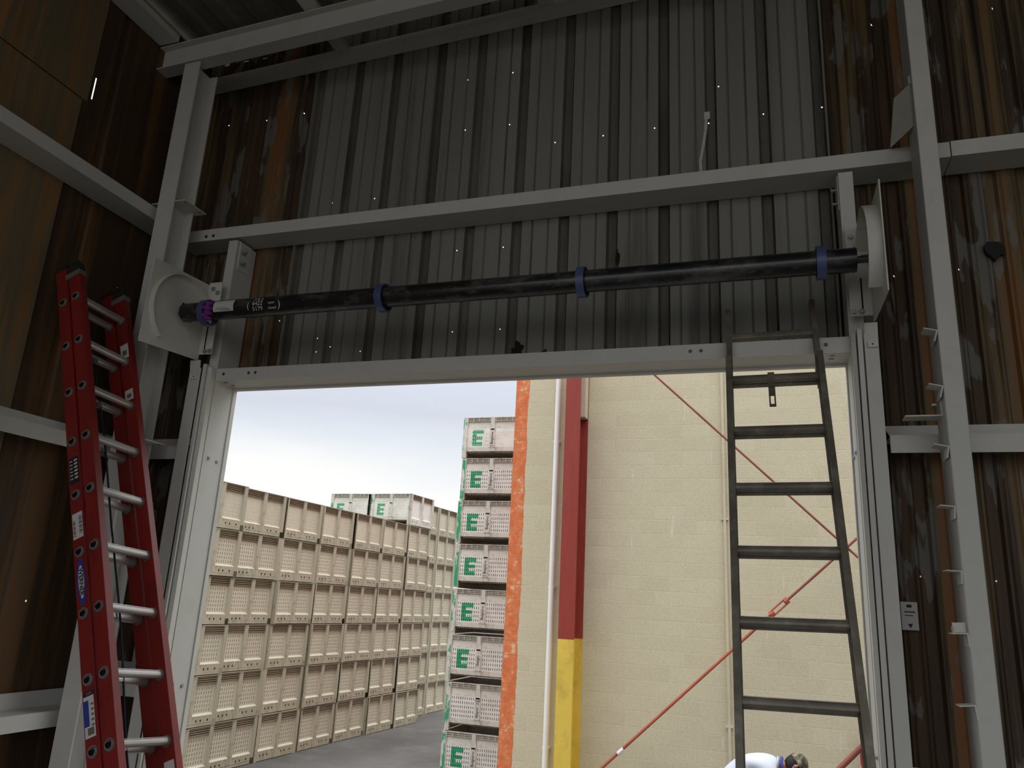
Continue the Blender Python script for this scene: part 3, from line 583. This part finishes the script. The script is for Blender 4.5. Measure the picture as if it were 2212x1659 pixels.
# stickers on the outer face of the rear near rail (local -X side of the web)
def sticker(name, yc, zc, w, hh, mat, parent, x=-.0062): 
    q = MB(); q.box((x - .0006, yc - w / 2, zc - hh / 2), (x, yc + w / 2, zc + hh / 2)); return q.build(name, mat, parent)
rr_ = rails['rear', 0]; yb = .089
zz = lambda k: L - k * STEP                     # height of rung k
XO = -.0426
def st(name, yc, zc, w, hh, mat, par=rr_, x=XO): return sticker(name, yc, zc, w, hh, mat, par, x)
s_ = st('warning_label', yb, zz(3.55), .056, .15, 'ink'); 
for k in range(6): st('printed_line', yb - .012, zz(3.55) + .055 - .02 * k, .020, .010, 'paper', s_, XO - .0007); st('printed_line', yb + .016, zz(3.55) + .055 - .02 * k, .016, .006, 'chalk', s_, XO - .0007)
s_ = st('barcode_label', yb, zz(4.55), .060, .135, 'paper')
for k in range(9): st('printed_bar', yb - .018, zz(4.55) + .045 - .011 * k, .020, .003 + .003 * (k % 2), 'ink', s_, XO - .0007)
for k in range(11): st('printed_bar', yb + .020, zz(4.55) + .030 - .008 * k, .012, .002 + .002 * (k % 3), 'ink', s_, XO - .0007)
# oval maker's badge with its lettering
def oval(name, a, b, mat, par, x):
    q = MB(); K = 40; pts = []
    for k in range(K):
        t = 2 * math.pi * k / K; pts.append((math.copysign(abs(math.cos(t)) ** .9, math.cos(t)) * a, math.copysign(abs(math.sin(t)) ** 1.35, math.sin(t)) * b))
    q.prism([(yb + p, zz(5.5) + r) for p, r in pts], (x - .0006, 0, 0), (x, 0, 0), (0, 1, 0), (0, 0, 1)); return q.build(name, mat, par)
od = oval('badge', .026, .118, 'blue', rr_, XO); oi_ = oval('badge_field', .0165, .082, 'paper', od, XO - .0007)
text_mesh('badge_lettering', 'WERNER', .034, 'ink', frame((XO - .0018, yb, zz(5.5)), (0, 0, -1), (0, -1, 0)), od, sx=1.0, bold=.0008)
s_ = st('small_label', yb, zz(7.2), .056, .022, 'ink'); st('printed_line', yb, zz(7.2), .03, .010, 'shaft', s_, XO - .0007)
s_ = st('blue_white_label', yb + .004, zz(7.52), .056, .175, 'paper'); st('blue_field', yb + .019, zz(7.47), .028, .11, 'blue', s_, XO - .0007)
st('printed_square', yb, zz(7.52) - .062, .034, .030, 'grey', s_, XO - .0007)
for k in range(5): st('printed_line', yb - .014, zz(7.52) + .05 - .022 * k, .014, .009, 'grey', s_, XO - .0007)
s_ = st('paper_label', yb, zz(8.5), .056, .12, 'paper')
for k in range(5): st('printed_line', yb, zz(8.5) + .03 - .016 * k, .04, .004, 'grey', s_, XO - .0007)
# labels on the inner face of the far rail
fr = rails['front', 1]
for zc, hh in ((zz(.75), .10), (zz(1.75), .07), (zz(8.5), .13)):
    s_ = sticker('paper_label', 0.0, zc, .055, hh, 'paper', fr, Wd - .0002); sticker('printed_mark', 0.0, zc - hh * .1, .03, hh * .35, 'grey', s_, Wd - .0009)

# weathered ladder leaning on the header at right
Mw, L = lad_frame((-.162, 3.893, 1.378), (0.9998, 0.0119, 0.0163), (-0.01972, 0.39802, 0.91717))
dl = thing('extension_ladder', 'dark weathered metal ladder leaning on the door header at right', 'ladder', mat=Mw)
Wd = .396
def brail(x0, x1, y0, y1, z0, z1):
    q = MB(); t = .004; w = x1 - x0; o = x0 < .1          # channel opening towards the rungs
    a, b = (x0, x1) if o else (x1, x0); sg = 1 if o else -1
    q.prism([(a, y0), (b, y0), (b, y0 + t), (a + sg * t, y0 + t), (a + sg * t, y1 - t), (b, y1 - t), (b, y1), (a, y1)], (0, 0, z0), (0, 0, z1), (1, 0, 0), (0, 1, 0))
    return q.build('side_rail', 'oldalu', dl, bevel=.001)
topf = L - .62 * STEP + .02; topb = L + .20
for a, b in ((-.027, .001), (Wd - .001, Wd + .027)):
    f1 = brail(a, b, -.030, .022, .0, topf); 
    k = .004 if a < 0 else -.004
    b1 = brail(a + k * .8, b + k * .8, .025, .058, .6, topb if a < 0 else topb + .03)
    q = MB(); q.box((a - .008, -.04, -.0), (b + .008, .045, .03)); q.build('foot_pad', 'rubber', f1)
    if a > 0:
        q = MB(); q.box((a - .006, .03, topf - .06), (a + .002, .09, topf - .01)); q.box((a - .004, .03, topf - .14), (a + .002, .09, topf - .11)); q.build('guide_bracket', 'oldalu', b1)
def flat_rung(z, y, h_=.017, d=.014):
    q = MB(); q.prism([(y - d, z - h_ + .004), (y - d + .004, z - h_), (y + d, z - h_), (y + d, z + h_), (y - d + .004, z + h_), (y - d, z + h_ - .004), (y - d - .002, z + .004), (y - d - .002, z - .004)], (-.003, 0, 0), (Wd + .003, 0, 0), (0, 1, 0), (0, 0, 1))
    return q.build('rung', 'oldalu', dl)
flat_rung(L + .012, .041)
i = 1
while L - i * STEP > .2:
    flat_rung(L - i * STEP, 0.0)
    if L - i * STEP > .8: flat_rung(L - i * STEP + .004, .041, .016, .012)
    i += 1
z1 = L - STEP
q = MB(); q.box((.165, -.022, z1 - .115), (.195, -.012, z1 + .012)); q.box((.165, -.022, z1 + .012), (.195, .02, z1 + .019)); q.box((.165, -.03, z1 - .075), (.195, -.02, z1 - .06))
q.box((.165, -.020, z1 - .175), (.172, -.010, z1 - .108)); q.box((.188, -.020, z1 - .175), (.195, -.010, z1 - .108)); q.box((.165, -.020, z1 - .182), (.195, -.010, z1 - .172)); q.box((.165, -.020, z1 - .118), (.195, -.010, z1 - .108))
q.build('rung_latch', 'oldalu', dl)

# ------------------------------------------------------------------ the yard: block building
YW = 11.63
q = MB(); q.box((-3.876, YW, 0), (14, YW + .2, 6.9)); q.box((-3.876, YW + .2, 0), (-3.676, YW + 7, 6.9))
bw = q.build('block_building', 'cmu'); tag(bw, 'cream painted concrete block wall with orange corner band', 'building')
cap = MB(); cap.box((-3.90, YW - .02, 6.9), (14, YW + .24, 6.96)); cap.build('parapet_cap', 'cream', bw)
rc = thing('steel_column', 'dark red steel column with yellow painted base against the block wall', 'column', (-2.775, 11.07, 0))
ZS = Z - .445
WS = [(-.118, 0), (.112, 0), (.112, .024), (.006, .024), (.006, .531), (.112, .531), (.112, .555), (-.118, .555), (-.118, .531), (-.012, .531), (-.012, .024), (-.118, .024)]
for nm, mt, z0, z1 in (('red_shaft', 'redpaint', ZS, 6.85), ('yellow_base', 'yellow', 0, ZS)):
    q = MB(); q.prism(WS, (0, 0, z0), (0, 0, z1), (1, 0, 0), (0, 1, 0)); q.build(nm, mt, rc)
q = MB(); q.box((.010, .34, Z + 2.82), (.108, .530, Z + 3.85)); q.build('mortar_packing', 'cream', rc)
q = MB(); q.tube([(-3.14, YW - .085, 0), (-3.14, YW - .085, 6.8)], .043, 20)
ds = q.build('downspout', 'pvc', smooth=True); tag(ds, 'white vertical downspout pipe left of the red column', 'pipe')
for zc in (1.0, 3.2, 5.4):
    q = MB(); q.box((-3.185, YW - .10, zc), (-3.095, YW - .002, zc + .03)); q.build('pipe_strap', 'pvc', ds)
q = MB(); q.tube([(-.63, YW - .03, 0), (-.63, YW - .03, 6.8)], .022, 12); cn = q.build('conduit', 'cream', smooth=True); tag(cn, 'thin cream conduit running up the block wall', 'conduit')
for zc in (Z - 1.45, Z + 1.3): 
    q = MB(); q.box((-.675, YW - .045, zc), (-.585, YW - .002, zc + .025)); q.build('conduit_strap', 'cream', cn)
# brace rods
YR = 11.25
def rod(p, q_, r=.016): 
    m = MB(); m.tube([p, q_], r, 10); return m
f = YR / 10.3
A1 = (-1.46 * f - .35 * 2.46 * f, YR, Z + 3.126 * f + .35 * 2.419 * f); B1 = (1.0 * f + .9 * 2.46 * f, YR, Z + .707 * f - .9 * 2.419 * f)
k1 = (B1[2] - 0.05) / (A1[2] - B1[2]) if A1[2] != B1[2] else 0
B1 = (1.0 * f + .85 * 2.46 * f, YR, Z + .707 * f - .85 * 2.419 * f)
tag(rod(A1, B1).build('brace_rod', 'brace2', smooth=True), 'dull red brace rod sloping down to the right across the block wall', 'rod')
P1 = Vector((1.002 * f, YR - .04, Z + .978 * f)); P2 = Vector((-2.081 * f, YR - .04, Z - 1.883 * f)); d = (P1 - P2).normalized()
TB = Vector((.053 * f, YR - .04, Z + .117 * f)); ro = thing('brace_rod', 'orange brace rod with turnbuckle rising to the right', 'rod', tuple(P2 - d * .3))
O = P2 - d * .3
m = rod(TB - d * .09 - O, Vector((0, 0, 0)), .020); m.build('lower_rod', 'orange', ro, smooth=True)
m = rod(TB + d * .09 - O, P1 + d * 2.2 - O, .017); m.build('upper_rod', 'brace2', ro, smooth=True)
m = MB(); nrm = d.cross(Vector((0, 1, 0))).normalized()
for sg in (-1, 1): m.tube([TB - O - d * .13 + nrm * sg * .032, TB - O + d * .13 + nrm * sg * .032], .012, 8)
for sg in (-1, 1): m.tube([TB - O + d * (.13 * sg - .025), TB - O + d * (.13 * sg + .025)], .045, 8)
m.build('turnbuckle', 'orange', ro)
m = MB(); c0 = P2 + d * .35 - O; m.tube([c0 - d * .05, c0 + d * .05], .026, 10); m.build('splice_sleeve', 'pvc', ro)
# pipe rail low at right and hose coil on the wall
p0, p1 = Vector((.637, 10.3, Z - 1.594)), Vector((.841, 10.3, Z - 1.387)); dd = (p1 - p0).normalized()
e0 = p0 - dd * (p0.z - .02) / dd.z; m = MB(); m.tube([e0, p1 + dd * .55], .032, 14)
tag(m.build('pipe_brace', 'brace2', smooth=True), 'thick dull red pipe slanting up behind the foot of the dark ladder', 'pipe')
hc = MB(); pts = []
for k in range(150):
    t = k / 150 * 2 * math.pi * 5; r = .30 + .022 * math.sin(t * .37) + .012 * math.sin(t * 1.7); pts.append((1.27 + r * math.cos(t) * .95, YW - .05 - .05 * (k / 150) - .012 * math.sin(t * .9), 1.33 + r * math.sin(t) * 1.25))
hc.tube(pts, .017, 8); ho = hc.build('hose_coil', 'redpaint', smooth=True); tag(ho, 'coil of dark red hose hung on the block wall beside the right jamb', 'hose')
m = MB(); m.box((1.30, YW - .14, 1.56), (1.42, YW - .003, 1.60)); m.build('hose_hook', 'iron', ho)

# ------------------------------------------------------------------ harvest bins
BW, BD, BH = 1.18, 1.215, .778                   # width (fork side), depth (vented side), height
def bin_meshes(E, body, panel, vent):
    parts = []
    side = lambda s, t, d: (BW / 2 + d, s, t)     # +x face, seen from +x
    frnt = lambda s, t, d: (s, -BD / 2 - d, t)    # -y face, seen from -y
    def fb(q, F, s0, s1, t0, t1, d0, d1, mi=0): q.box((s0, t0, d0), (s1, t1, d1), mi, T=lambda a, b, c: F(a, b, c))
    # body: posts, rails, floor, plain rear and left faces
    q = MB(); hd_ = BD / 2; hw = BW / 2
    for a, b in ((-hd_ + .0, -hd_ + .085), (-.048, .048), (hd_ - .085, hd_)): fb(q, side, a, b, .0 if abs(a + b) > .2 else .17, BH, -.055, 0)
    fb(q, side, -hd_, hd_, .010, .055, -.05, -.002)
    ts = [.05, .078, .112, .17]; ss = [-hd_ + .085]
    for c in (-.46, -.36, -.26, .14, .24, .40): ss += [c, c + .026]
    ss += [hd_ - .085]; q.grid(lambda s, t: side(s, t, -.002), ss, ts, lambda a, b: b == 1 and a % 2 == 1)
    fb(q, side, -hd_ + .085, hd_ - .085, .055, .17, -.06, -.055)
    fb(q, side, -hd_, hd_, BH - .012, BH, -.055, .002)
    # front
    for a, b in ((-hw, -hw + .085), (hw - .085, hw)): fb(q, frnt, a, b, 0, BH, -.05, 0)
    for (wa, ta, da), (wb, tb, db) in (((.036, .70, .001), (.036, BH, .001)), ((.052, .58, -.004), (.036, .70, .001)), ((.052, .20, -.004), (.052, .58, -.004))): q.poly([frnt(-wa, ta, da), frnt(wa, ta, da), frnt(wb, tb, db), frnt(-wb, tb, db)])
    for sg in (-1, 1): q.poly([frnt(sg * .052, .20, -.004), frnt(sg * .052, .58, -.004), frnt(sg * .052, .58, -.03), frnt(sg * .052, .20, -.03)])
    fb(q, frnt, -.035, .035, .60, BH - .012, -.05, -.004)
    for p in ((-hw + .085, -.036), (.036, hw - .085)): q.poly([frnt(p[0], .70, -.034), frnt(p[0], .565, -.018), frnt(p[1], .565, -.018), frnt(p[1], .70, -.034)][::1])
    fb(q, frnt, -hw + .085, hw - .085, .125, .205, -.05, -.014)
    fb(q, frnt, -hw, hw, BH - .010, BH, -.05, .002)
    # plain far faces, floor
    q.box((-hw, -hd_ + .06, .0), (-hw + .03, hd_, BH)); q.box((-hw + .03, hd_ - .03, .10), (hw - .06, hd_, BH)); q.box((-hw + .03, -hd_ + .06, .13), (hw - .06, hd_ - .03, .15))
    for a in (-hw, hw - .09): q.box((a, hd_ - .09, 0), (a + .09, hd_, .1))
    for k in range(27): x = -hw + .12 + k * .036; q.box((x, -hd_ + .045, .100), (x + .012, hd_ - .1, .13))
    q.box((-hw + .09, hd_ - .06, .0), (hw - .09, hd_ - .035, .13))  # rear board added to keep sky light out of the fork opening
    parts.append(('bin_body', q, body, None))
    # vented side: slotted panels and louvers
    for p in ((-hd_ + .085, -.048), (.048, hd_ - .085)):
        q = MB(); ss = [p[0]]; n = 7; w = (p[1] - p[0])
        for k in range(n): c = p[0] + .07 + (w - .14) * k / (n - 1); ss += [c - .005, c + .005]
        ss += [p[1]]; ts = [.20]
        for k in range(6): c = .245 + .066 * k; ts += [c - .020, c + .020]
        ts += [.645]; q.grid(lambda s, t: side(s, t, -.040), ss, ts, lambda a, b: a % 2 == 1 and b % 2 == 1)
        q.poly([side(p[0], .17, -.002), side(p[1], .17, -.002), side(p[1], .20, -.040), side(p[0], .20, -.040)])
        q.poly([side(p[0] + .002, .20, -.004), side(p[0] + .002, .20, -.040), side(p[0] + .002, .645, -.040), side(p[0] + .002, .645, -.004)]); q.poly([side(p[1] - .002, .20, -.004), side(p[1] - .002, .645, -.004), side(p[1] - .002, .645, -.040), side(p[1] - .002, .20, -.040)])
        parts.append(('slotted_panel', q, panel, None))
        q = MB()
        for k in range(4): t = .650 + .031 * k; q.prism([(t, -.048), (t + .004, -.004), (t + .010, -.004), (t + .016, -.048)], side(p[0], 0, 0), side(p[1], 0, 0), (0, 0, 1), (1, 0, 0))
        q.poly([side(p[0], .645, -.049), side(p[1], .645, -.049), side(p[1], BH - .012, -.049), side(p[0], BH - .012, -.049)])
        parts.append(('louver_vent', q, vent, None))
    # fork side: slotted panels, rim grille
    nE = 11
    for h_i, p in enumerate(((-hw + .085, -.052), (.052, hw - .085))):
        q = MB(); ss = [p[0]]; w = p[1] - p[0]
        for k in range(nE): c = p[0] + .03 + (w - .06) * k / (nE - 1); ss += [c - .0055, c + .0055]
        ss += [p[1]]; ts = [.205]
        for k in range(5): c = .245 + .071 * k; ts += [c - .021, c + .021]
        ts += [.565]; hole = lambda a, b: a % 2 == 1 and b % 2 == 1
        q.grid(lambda s, t: frnt(s, t, -.018), ss, ts, hole); parts.append(('slotted_panel', q, panel, None))
        if E and h_i == 0:
            def in_E(a, b):                        # stencilled letter: three bars and a stem
                s = (ss[a] + ss[a + 1]) / 2; t = (ts[b] + ts[b + 1]) / 2
                return False
            q = MB(); s0, s1, t0, t1 = p[0] + .10, p[0] + .325, .228, .535
            def cut(l, vals): return sorted(set([round(x, 5) for x in l] + [round(x, 5) for x in vals]))
            st_ = s0 + .085; bars = [(t0, t0 + .072), (.352, .412), (t1 - .072, t1)]
            S2 = cut([x for x in ss if s0 < x < s1], [s0, st_, s1 - .02, s1]); T2 = cut([x for x in ts if t0 < x < t1], [t0, t1] + [x for b in bars for x in b])
            for a in range(len(S2) - 1):
                for b in range(len(T2) - 1):
                    sm, tm = (S2[a] + S2[a + 1]) / 2, (T2[b] + T2[b + 1]) / 2
                    if any(ss[i] < sm < ss[i + 1] for i in range(1, len(ss) - 1, 2)) and any(ts[i] < tm < ts[i + 1] for i in range(1, len(ts) - 1, 2)): continue
                    inb = [i for i, (u, v) in enumerate(bars) if u < tm < v]
                    if sm < st_ or (inb and (sm < s1 - .02 or inb[0] == 2)): q.poly([frnt(S2[a], T2[b], -.0165), frnt(S2[a + 1], T2[b], -.0165), frnt(S2[a + 1], T2[b + 1], -.0165), frnt(S2[a], T2[b + 1], -.0165)])
            parts.append(('painted_letter', q, 'green', 'green stencilled letter E'))
        q = MB()
        for t in (.705, .733, .760): fb(q, frnt, p[0], p[1], t, t + .007, -.03, -.004)
        for k in range(5): s = p[0] + (p[1] - p[0]) * k / 4; fb(q, frnt, s - .004, s + .004, .70, BH - .01, -.03, -.002)
        q.poly([frnt(p[0], .70, -.046), frnt(p[1], .70, -.046), frnt(p[1], BH - .01, -.046), frnt(p[0], BH - .01, -.046)])
        parts.append(('rim_grille', q, vent if not E else 'binw', None))
    q = MB(); q.prism([(x, t) for x, t in [(-.028 + .012 * math.cos(a), .545 + .012 * math.sin(a)) for a in [math.pi / 2 + math.pi * k / 6 for k in range(7)]] + [(.028 + .012 * math.cos(a), .545 + .012 * math.sin(a)) for a in [-math.pi / 2 + math.pi * k / 6 for k in range(7)]]], frnt(0, 0, -.02), frnt(0, 0, -.002), (1, 0, 0), (0, 0, 1)); parts.append(('handle_slot', q, 'dark', None))
    if E:
        q = MB(); fb(q, frnt, -hw + .002, -hw + .075, .02, BH - .03, -.002, .0012); parts.append(('painted_corner', q, 'chip', 'white corner post with flaking green paint'))
    return parts
def make_bin(E, body, panel, vent):
    root = bpy.data.objects.new('harvest_bin', None); COL.objects.link(root); root.empty_display_size = .1
    for nm, q, mt, lab in bin_meshes(E, body, panel, vent):
        o = q.build(nm, mt, root)
        if lab: o['label'] = lab
    return root
def copy_bin(src):
    r = src.copy(); COL.objects.link(r)
    for ch in list(src.children):
        c = ch.copy(); COL.objects.link(c); c.parent = r
    return r
proto_b = make_bin(False, 'binb', 'bins', 'binl'); proto_e = make_bin(True, 'binw', 'binp', 'binl')
used = {}
def place_bin(src, x, y, z, rz, label, group, skip=()):
    if src.name not in used: r = src; used[src.name] = 1
    else: r = copy_bin(src)
    r.location = (x, y, z); r.rotation_euler = (0, 0, rz); tag(r, label, 'bin', group)
    return r
rnd = random.Random(5)
ORD = ['leftmost', 'second', 'third', 'fourth', 'fifth', 'sixth', 'rightmost']
ROW = ['bottom', 'second', 'third', 'fourth', 'fifth', 'top']
TH = .0554; ux, uy = math.sin(TH), math.cos(TH); nx, ny = math.cos(TH), -math.sin(TH); PIT = 1.233; BX, BY = -8.9217, 11.6985
for i in range(-1, 6):
    off = .11 if i == -1 else 0.0
    for r in range(6):
        dx = rnd.uniform(-.02, .02) + off
        c = (i + .5) * PIT - (0.02 if i == -1 else 0)
        x = BX + ux * c + nx * (dx - BW / 2); y = BY + uy * c + ny * (dx - BW / 2)
        row = ROW[r] + (' row' if r in (0, 5) else ' row up')
        place_bin(proto_b, x, y, r * .7835, -TH + rnd.uniform(-.006, .006), f'weathered beige plastic bin, {row}, {ORD[i + 1]} column of the long bin wall', 'bins of the long wall')
# two lettered bins standing on top of the long wall
for k, lab in ((0, 'pale bin with green E on top of the long bin wall, right of two'), (1, 'pale bin with half hidden green E on top of the long wall, left of two')):
    c = 5.5 * PIT; x = BX + ux * c + nx * (.0 - BW / 2 - k * 1.235); y = BY + .03 + uy * c + ny * (.0 - BW / 2 - k * 1.235)
    b = place_bin(proto_e, x, y, 6 * .7835 + .002, -TH - .02 + .04 * k, lab, 'lettered bins on top of the long wall')
FX, FY = -8.92, 20.34
ROW7 = ['bottom', 'second', 'third', 'fourth', 'fifth', 'sixth', 'top']
for i in (0, 1):
    for r in range(7):
        c = (i - .42) * PIT; x = FX + ux * c - nx * BW / 2; y = FY + uy * c - ny * BW / 2
        row = ROW7[r] + (' row' if r in (0, 6) else ' row up')
        place_bin(proto_b, x, y, r * .7785, -TH, f'distant beige plastic bin, {row}, {"left" if i == 0 else "right"} column of the farthest stack', 'bins of the farthest stack')
# single stack of lettered bins at the corner of the block building
YE = 13.5; XE = -5.525 + BW / 2
words = {0: '', 1: 'SUN', 2: '', 3: '', 4: '', 5: '', 6: '', 7: ''}
scr = ['Belgioro', 'Belgras', 'Belgio', 'Belgioro', 'Belgiore', 'Belgiovo', 'Belgione', 'Belgione']
WHERE = ['at the foot of', 'second up in', 'third up in', 'fourth up in', 'fifth up in', 'sixth up in', 'seventh up in', 'at the top of']
for r in range(8):
    lab = (f'white bin without any letter, {WHERE[r]} the stack by the orange corner' if r == 1 else f'dirty white bin with green E, {WHERE[r]} the stack by the orange corner')
    dx = [0, .02, -.02, .0, .015, -.01, .02, .0][r]
    b = place_bin(proto_e, XE + dx, YE + BD / 2 + [0, .01, .0, .02, .0, .015, .0, .01][r], r * .7925, rnd.uniform(-.012, .012), lab, 'lettered bins by the orange corner')
    if r == 1:
        for ch in list(b.children):
            if ch.name.startswith('painted_letter'): bpy.data.objects.remove(ch)
    F = lambda s, t, d: Vector((s, -BD / 2 - d, t))
    text_mesh('handwriting', scr[r], .068 if r != 1 else .058, 'ink', frame(F(.0, .375 if r != 1 else .32, -.0015), (0, 0, 1), (-1, 0, 0)), b)
    if r == 1: text_mesh('handwriting', 'SUN', .05, 'ink', frame(F(.0, .505, -.0015), (1, 0, 0), (0, 0, 1)), b); text_mesh('handwriting', 'AG', .045, 'ink', frame(F(.0, .462, -.0015), (1, 0, 0), (0, 0, 1)), b)
    if r in (4, 6, 7): text_mesh('handwriting', 'BOX', .032, 'ink', frame(F(.0, .225, -.0015), (1, 0, 0), (0, 0, 1)), b)

# ------------------------------------------------------------------ the man bending down outside
def skin(name, verts, edges, radii, mat, parent, root=0, sub=2):
    me = bpy.data.meshes.new(name); me.from_pydata(verts, edges, []); o = bpy.data.objects.new(name, me); COL.objects.link(o)
    me.materials.append(M[mat]); o.modifiers.new('skin', 'SKIN')
    for v, r in zip(me.skin_vertices[0].data, radii): v.radius = r if isinstance(r, tuple) else (r, r)
    me.skin_vertices[0].data[root].use_root = True
    s = o.modifiers.new('sub', 'SUBSURF'); s.levels = sub; s.render_levels = sub
    o.modifiers['skin'].use_smooth_shade = True; o.parent = parent; return o
def chain(V, E, R, pts, rad, start=None):
    prev = start
    for p, r in zip(pts, rad):
        V.append(p); R.append(r); k = len(V) - 1
        if prev is not None: E.append((prev, k))
        prev = k
    return prev
HX, HY = -.585, 9.9                               # hips
man = thing('person', 'person bending down outside in a white shirt and camouflage cap', 'person', (HX, HY, 0)); man.scale = (1.06, 1.06, 1.06)
V, E_, R = [], [], []
chain(V, E_, R, [(0, 0, .93), (.05, 0, 1.06), (.22, 0, 1.265), (.40, 0, 1.315), (.50, 0, 1.30), (.565, 0, 1.30), (.62, .0, 1.305)], [(.115, .105), (.115, .10), (.12, .095), (.13, .10), (.09, .075), (.058, .055), (.06, .06)])
hip, chest = 0, 3
for s in (-1, 1):
    chain(V, E_, R, [(.0, s * .10, .86), (.06, s * .12, .50), (-.02, s * .13, .09), (.08, s * .14, .045), (.16, s * .15, .03)], [.095, .065, .045, .04, .032], hip)
    chain(V, E_, R, [(.43, s * .17, 1.27), (.50, s * .22, 1.00), (.58, s * .17, .76), (.60, s * .16, .69)], [.062, .046, .034, .028], chest)
    base = len(V) - 1
    for k, (dy, ln) in enumerate(((-.033, .075), (-.011, .088), (.012, .082), (.034, .064))):
        chain(V, E_, R, [(.605, s * .16 + dy, .645), (.615 + .012 * k % 3 * .3, s * .16 + dy, .645 - ln * .5), (.60, s * .16 + dy, .645 - ln)], [.0095, .009, .008], base)
    chain(V, E_, R, [(.575, s * .16 - s * .03, .66), (.585, s * .16 - s * .045, .625)], [.011, .009], base)
body = skin('body', V, E_, R, 'skin', man)
def ell(c, r, n=24, m=14, rot=0.0, lo=-math.pi / 2, hi=math.pi / 2):
    """ellipsoid patch, tipped forward about y"""
    q = MB(); Rm = Matrix.Rotation(rot, 3, 'Y'); c = Vector(c); rows = []
    for j in range(m + 1):
        ph = lo + (hi - lo) * j / m; rows.append([c + Rm @ Vector((r[0] * math.cos(ph) * math.cos(2 * math.pi * i / n), r[1] * math.cos(ph) * math.sin(2 * math.pi * i / n), r[2] * math.sin(ph))) for i in range(n)])
    for j in range(m):
        for i in range(n): k = (i + 1) % n; q.poly([rows[j][i], rows[j][k], rows[j + 1][k], rows[j + 1][i]])
    return q
# head: tipped down, looking at the ground
HC = (.70, 0, 1.31); RT = math.radians(62)
Rm = Matrix.Rotation(RT, 3, 'Y'); hp_ = lambda a, b, c: tuple(Vector(HC) + Rm @ Vector((a, b, c)))
head = ell(HC, (.098, .076, .118), rot=RT)
def weld(o):
    bm = bmesh.new(); bm.from_mesh(o.data); bmesh.ops.remove_doubles(bm, verts=bm.verts, dist=1e-5); bm.normal_update(); bm.to_mesh(o.data); bm.free(); return o
head.tube([hp_(.088, 0, .02), hp_(.112, 0, -.018), hp_(.09, 0, -.03)], [.010, .016, .012], 10)
for s in (-1, 1): head.tube([hp_(-.005, s * .072, .028), hp_(-.012, s * .086, .0), hp_(-.002, s * .076, -.035)], [.012, .018, .010], 10)
head.tube([hp_(.085, -.028, -.058), hp_(.092, 0, -.057), hp_(.085, .028, -.058)], [.005, .008, .005], 8)
weld(head.build('head', 'skin', man, smooth=True))
q = MB()
for s in (-1, 1): q.tube([hp_(.078, s * .032, .018), hp_(.088, s * .032, .017)], [.014, .010], 12)
q.build('eye', 'hair', man)
hr = ell((HC[0] - .012, 0, HC[2] + .006), (.100, .081, .120), rot=RT - .35, lo=-.55, hi=1.57); weld(hr.build('hair', 'hair', man, smooth=True))
cp = ell((HC[0] + .012, 0, HC[2] + .018), (.108, .088, .118), rot=RT - .10, lo=.12, hi=1.57); cpo = weld(cp.build('cap', 'camo', man, smooth=True))
q = MB(); K = 12; rim = [(.095 * math.cos(a), .085 * math.sin(a)) for a in [-1.1 + 2.2 * k / K for k in range(K + 1)]]; out = [(.095 + .085 * math.cos(a * .9), .085 * math.sin(a)) for a in [-1.1 + 2.2 * k / K for k in range(K + 1)]]
for k in range(K): q.poly([hp_(*rim[k], .035), hp_(*rim[k + 1], .035), hp_(*out[k + 1], .022), hp_(*out[k], .022)]); q.poly([hp_(*rim[k], .039), hp_(*out[k], .026), hp_(*out[k + 1], .026), hp_(*rim[k + 1], .039)])
q.build('cap_brim', 'camo', cpo)
# clothes
V, E_, R = [], [], []
chain(V, E_, R, [(-.04, 0, .90), (.03, 0, 1.06), (.20, 0, 1.275), (.38, 0, 1.33), (.50, 0, 1.31), (.545, 0, 1.305)], [(.185, .165), (.185, .16), (.185, .145), (.19, .135), (.12, .10), (.082, .075)])
for s in (-1, 1): chain(V, E_, R, [(.43, s * .18, 1.275), (.475, s * .22, 1.10), (.495, s * .225, 1.02)], [.085, .075, .075], 3)
skin('shirt', V, E_, R, 'shirt', man)
q = MB(); q.tube([(.565 + .004 * math.cos(a), .078 * math.cos(a), 1.300 + .078 * math.sin(a)) for a in [2 * math.pi * k / 20 for k in range(20)]], .014, 8, closed=True); q.build('shirt_collar', 'collar', man, smooth=True)
V, E_, R = [], [], []
chain(V, E_, R, [(.03, 0, 1.03), (-.01, 0, .95), (0, 0, .86)], [(.16, .15), (.175, .155), (.15, .14)])
for s in (-1, 1): chain(V, E_, R, [(.01, s * .10, .80), (.065, s * .12, .50), (-.015, s * .13, .12)], [.11, .085, .07], 2)
skin('trousers', V, E_, R, 'jeans', man)
for s in (-1, 1):
    q = ell((.06, s * .145, .045), (.14, .052, .045)); q.tube([(-.02, s * .135, .05), (-.02, s * .135, .15)], .055, 14); weld(q.build('boot', 'boot', man, smooth=True))
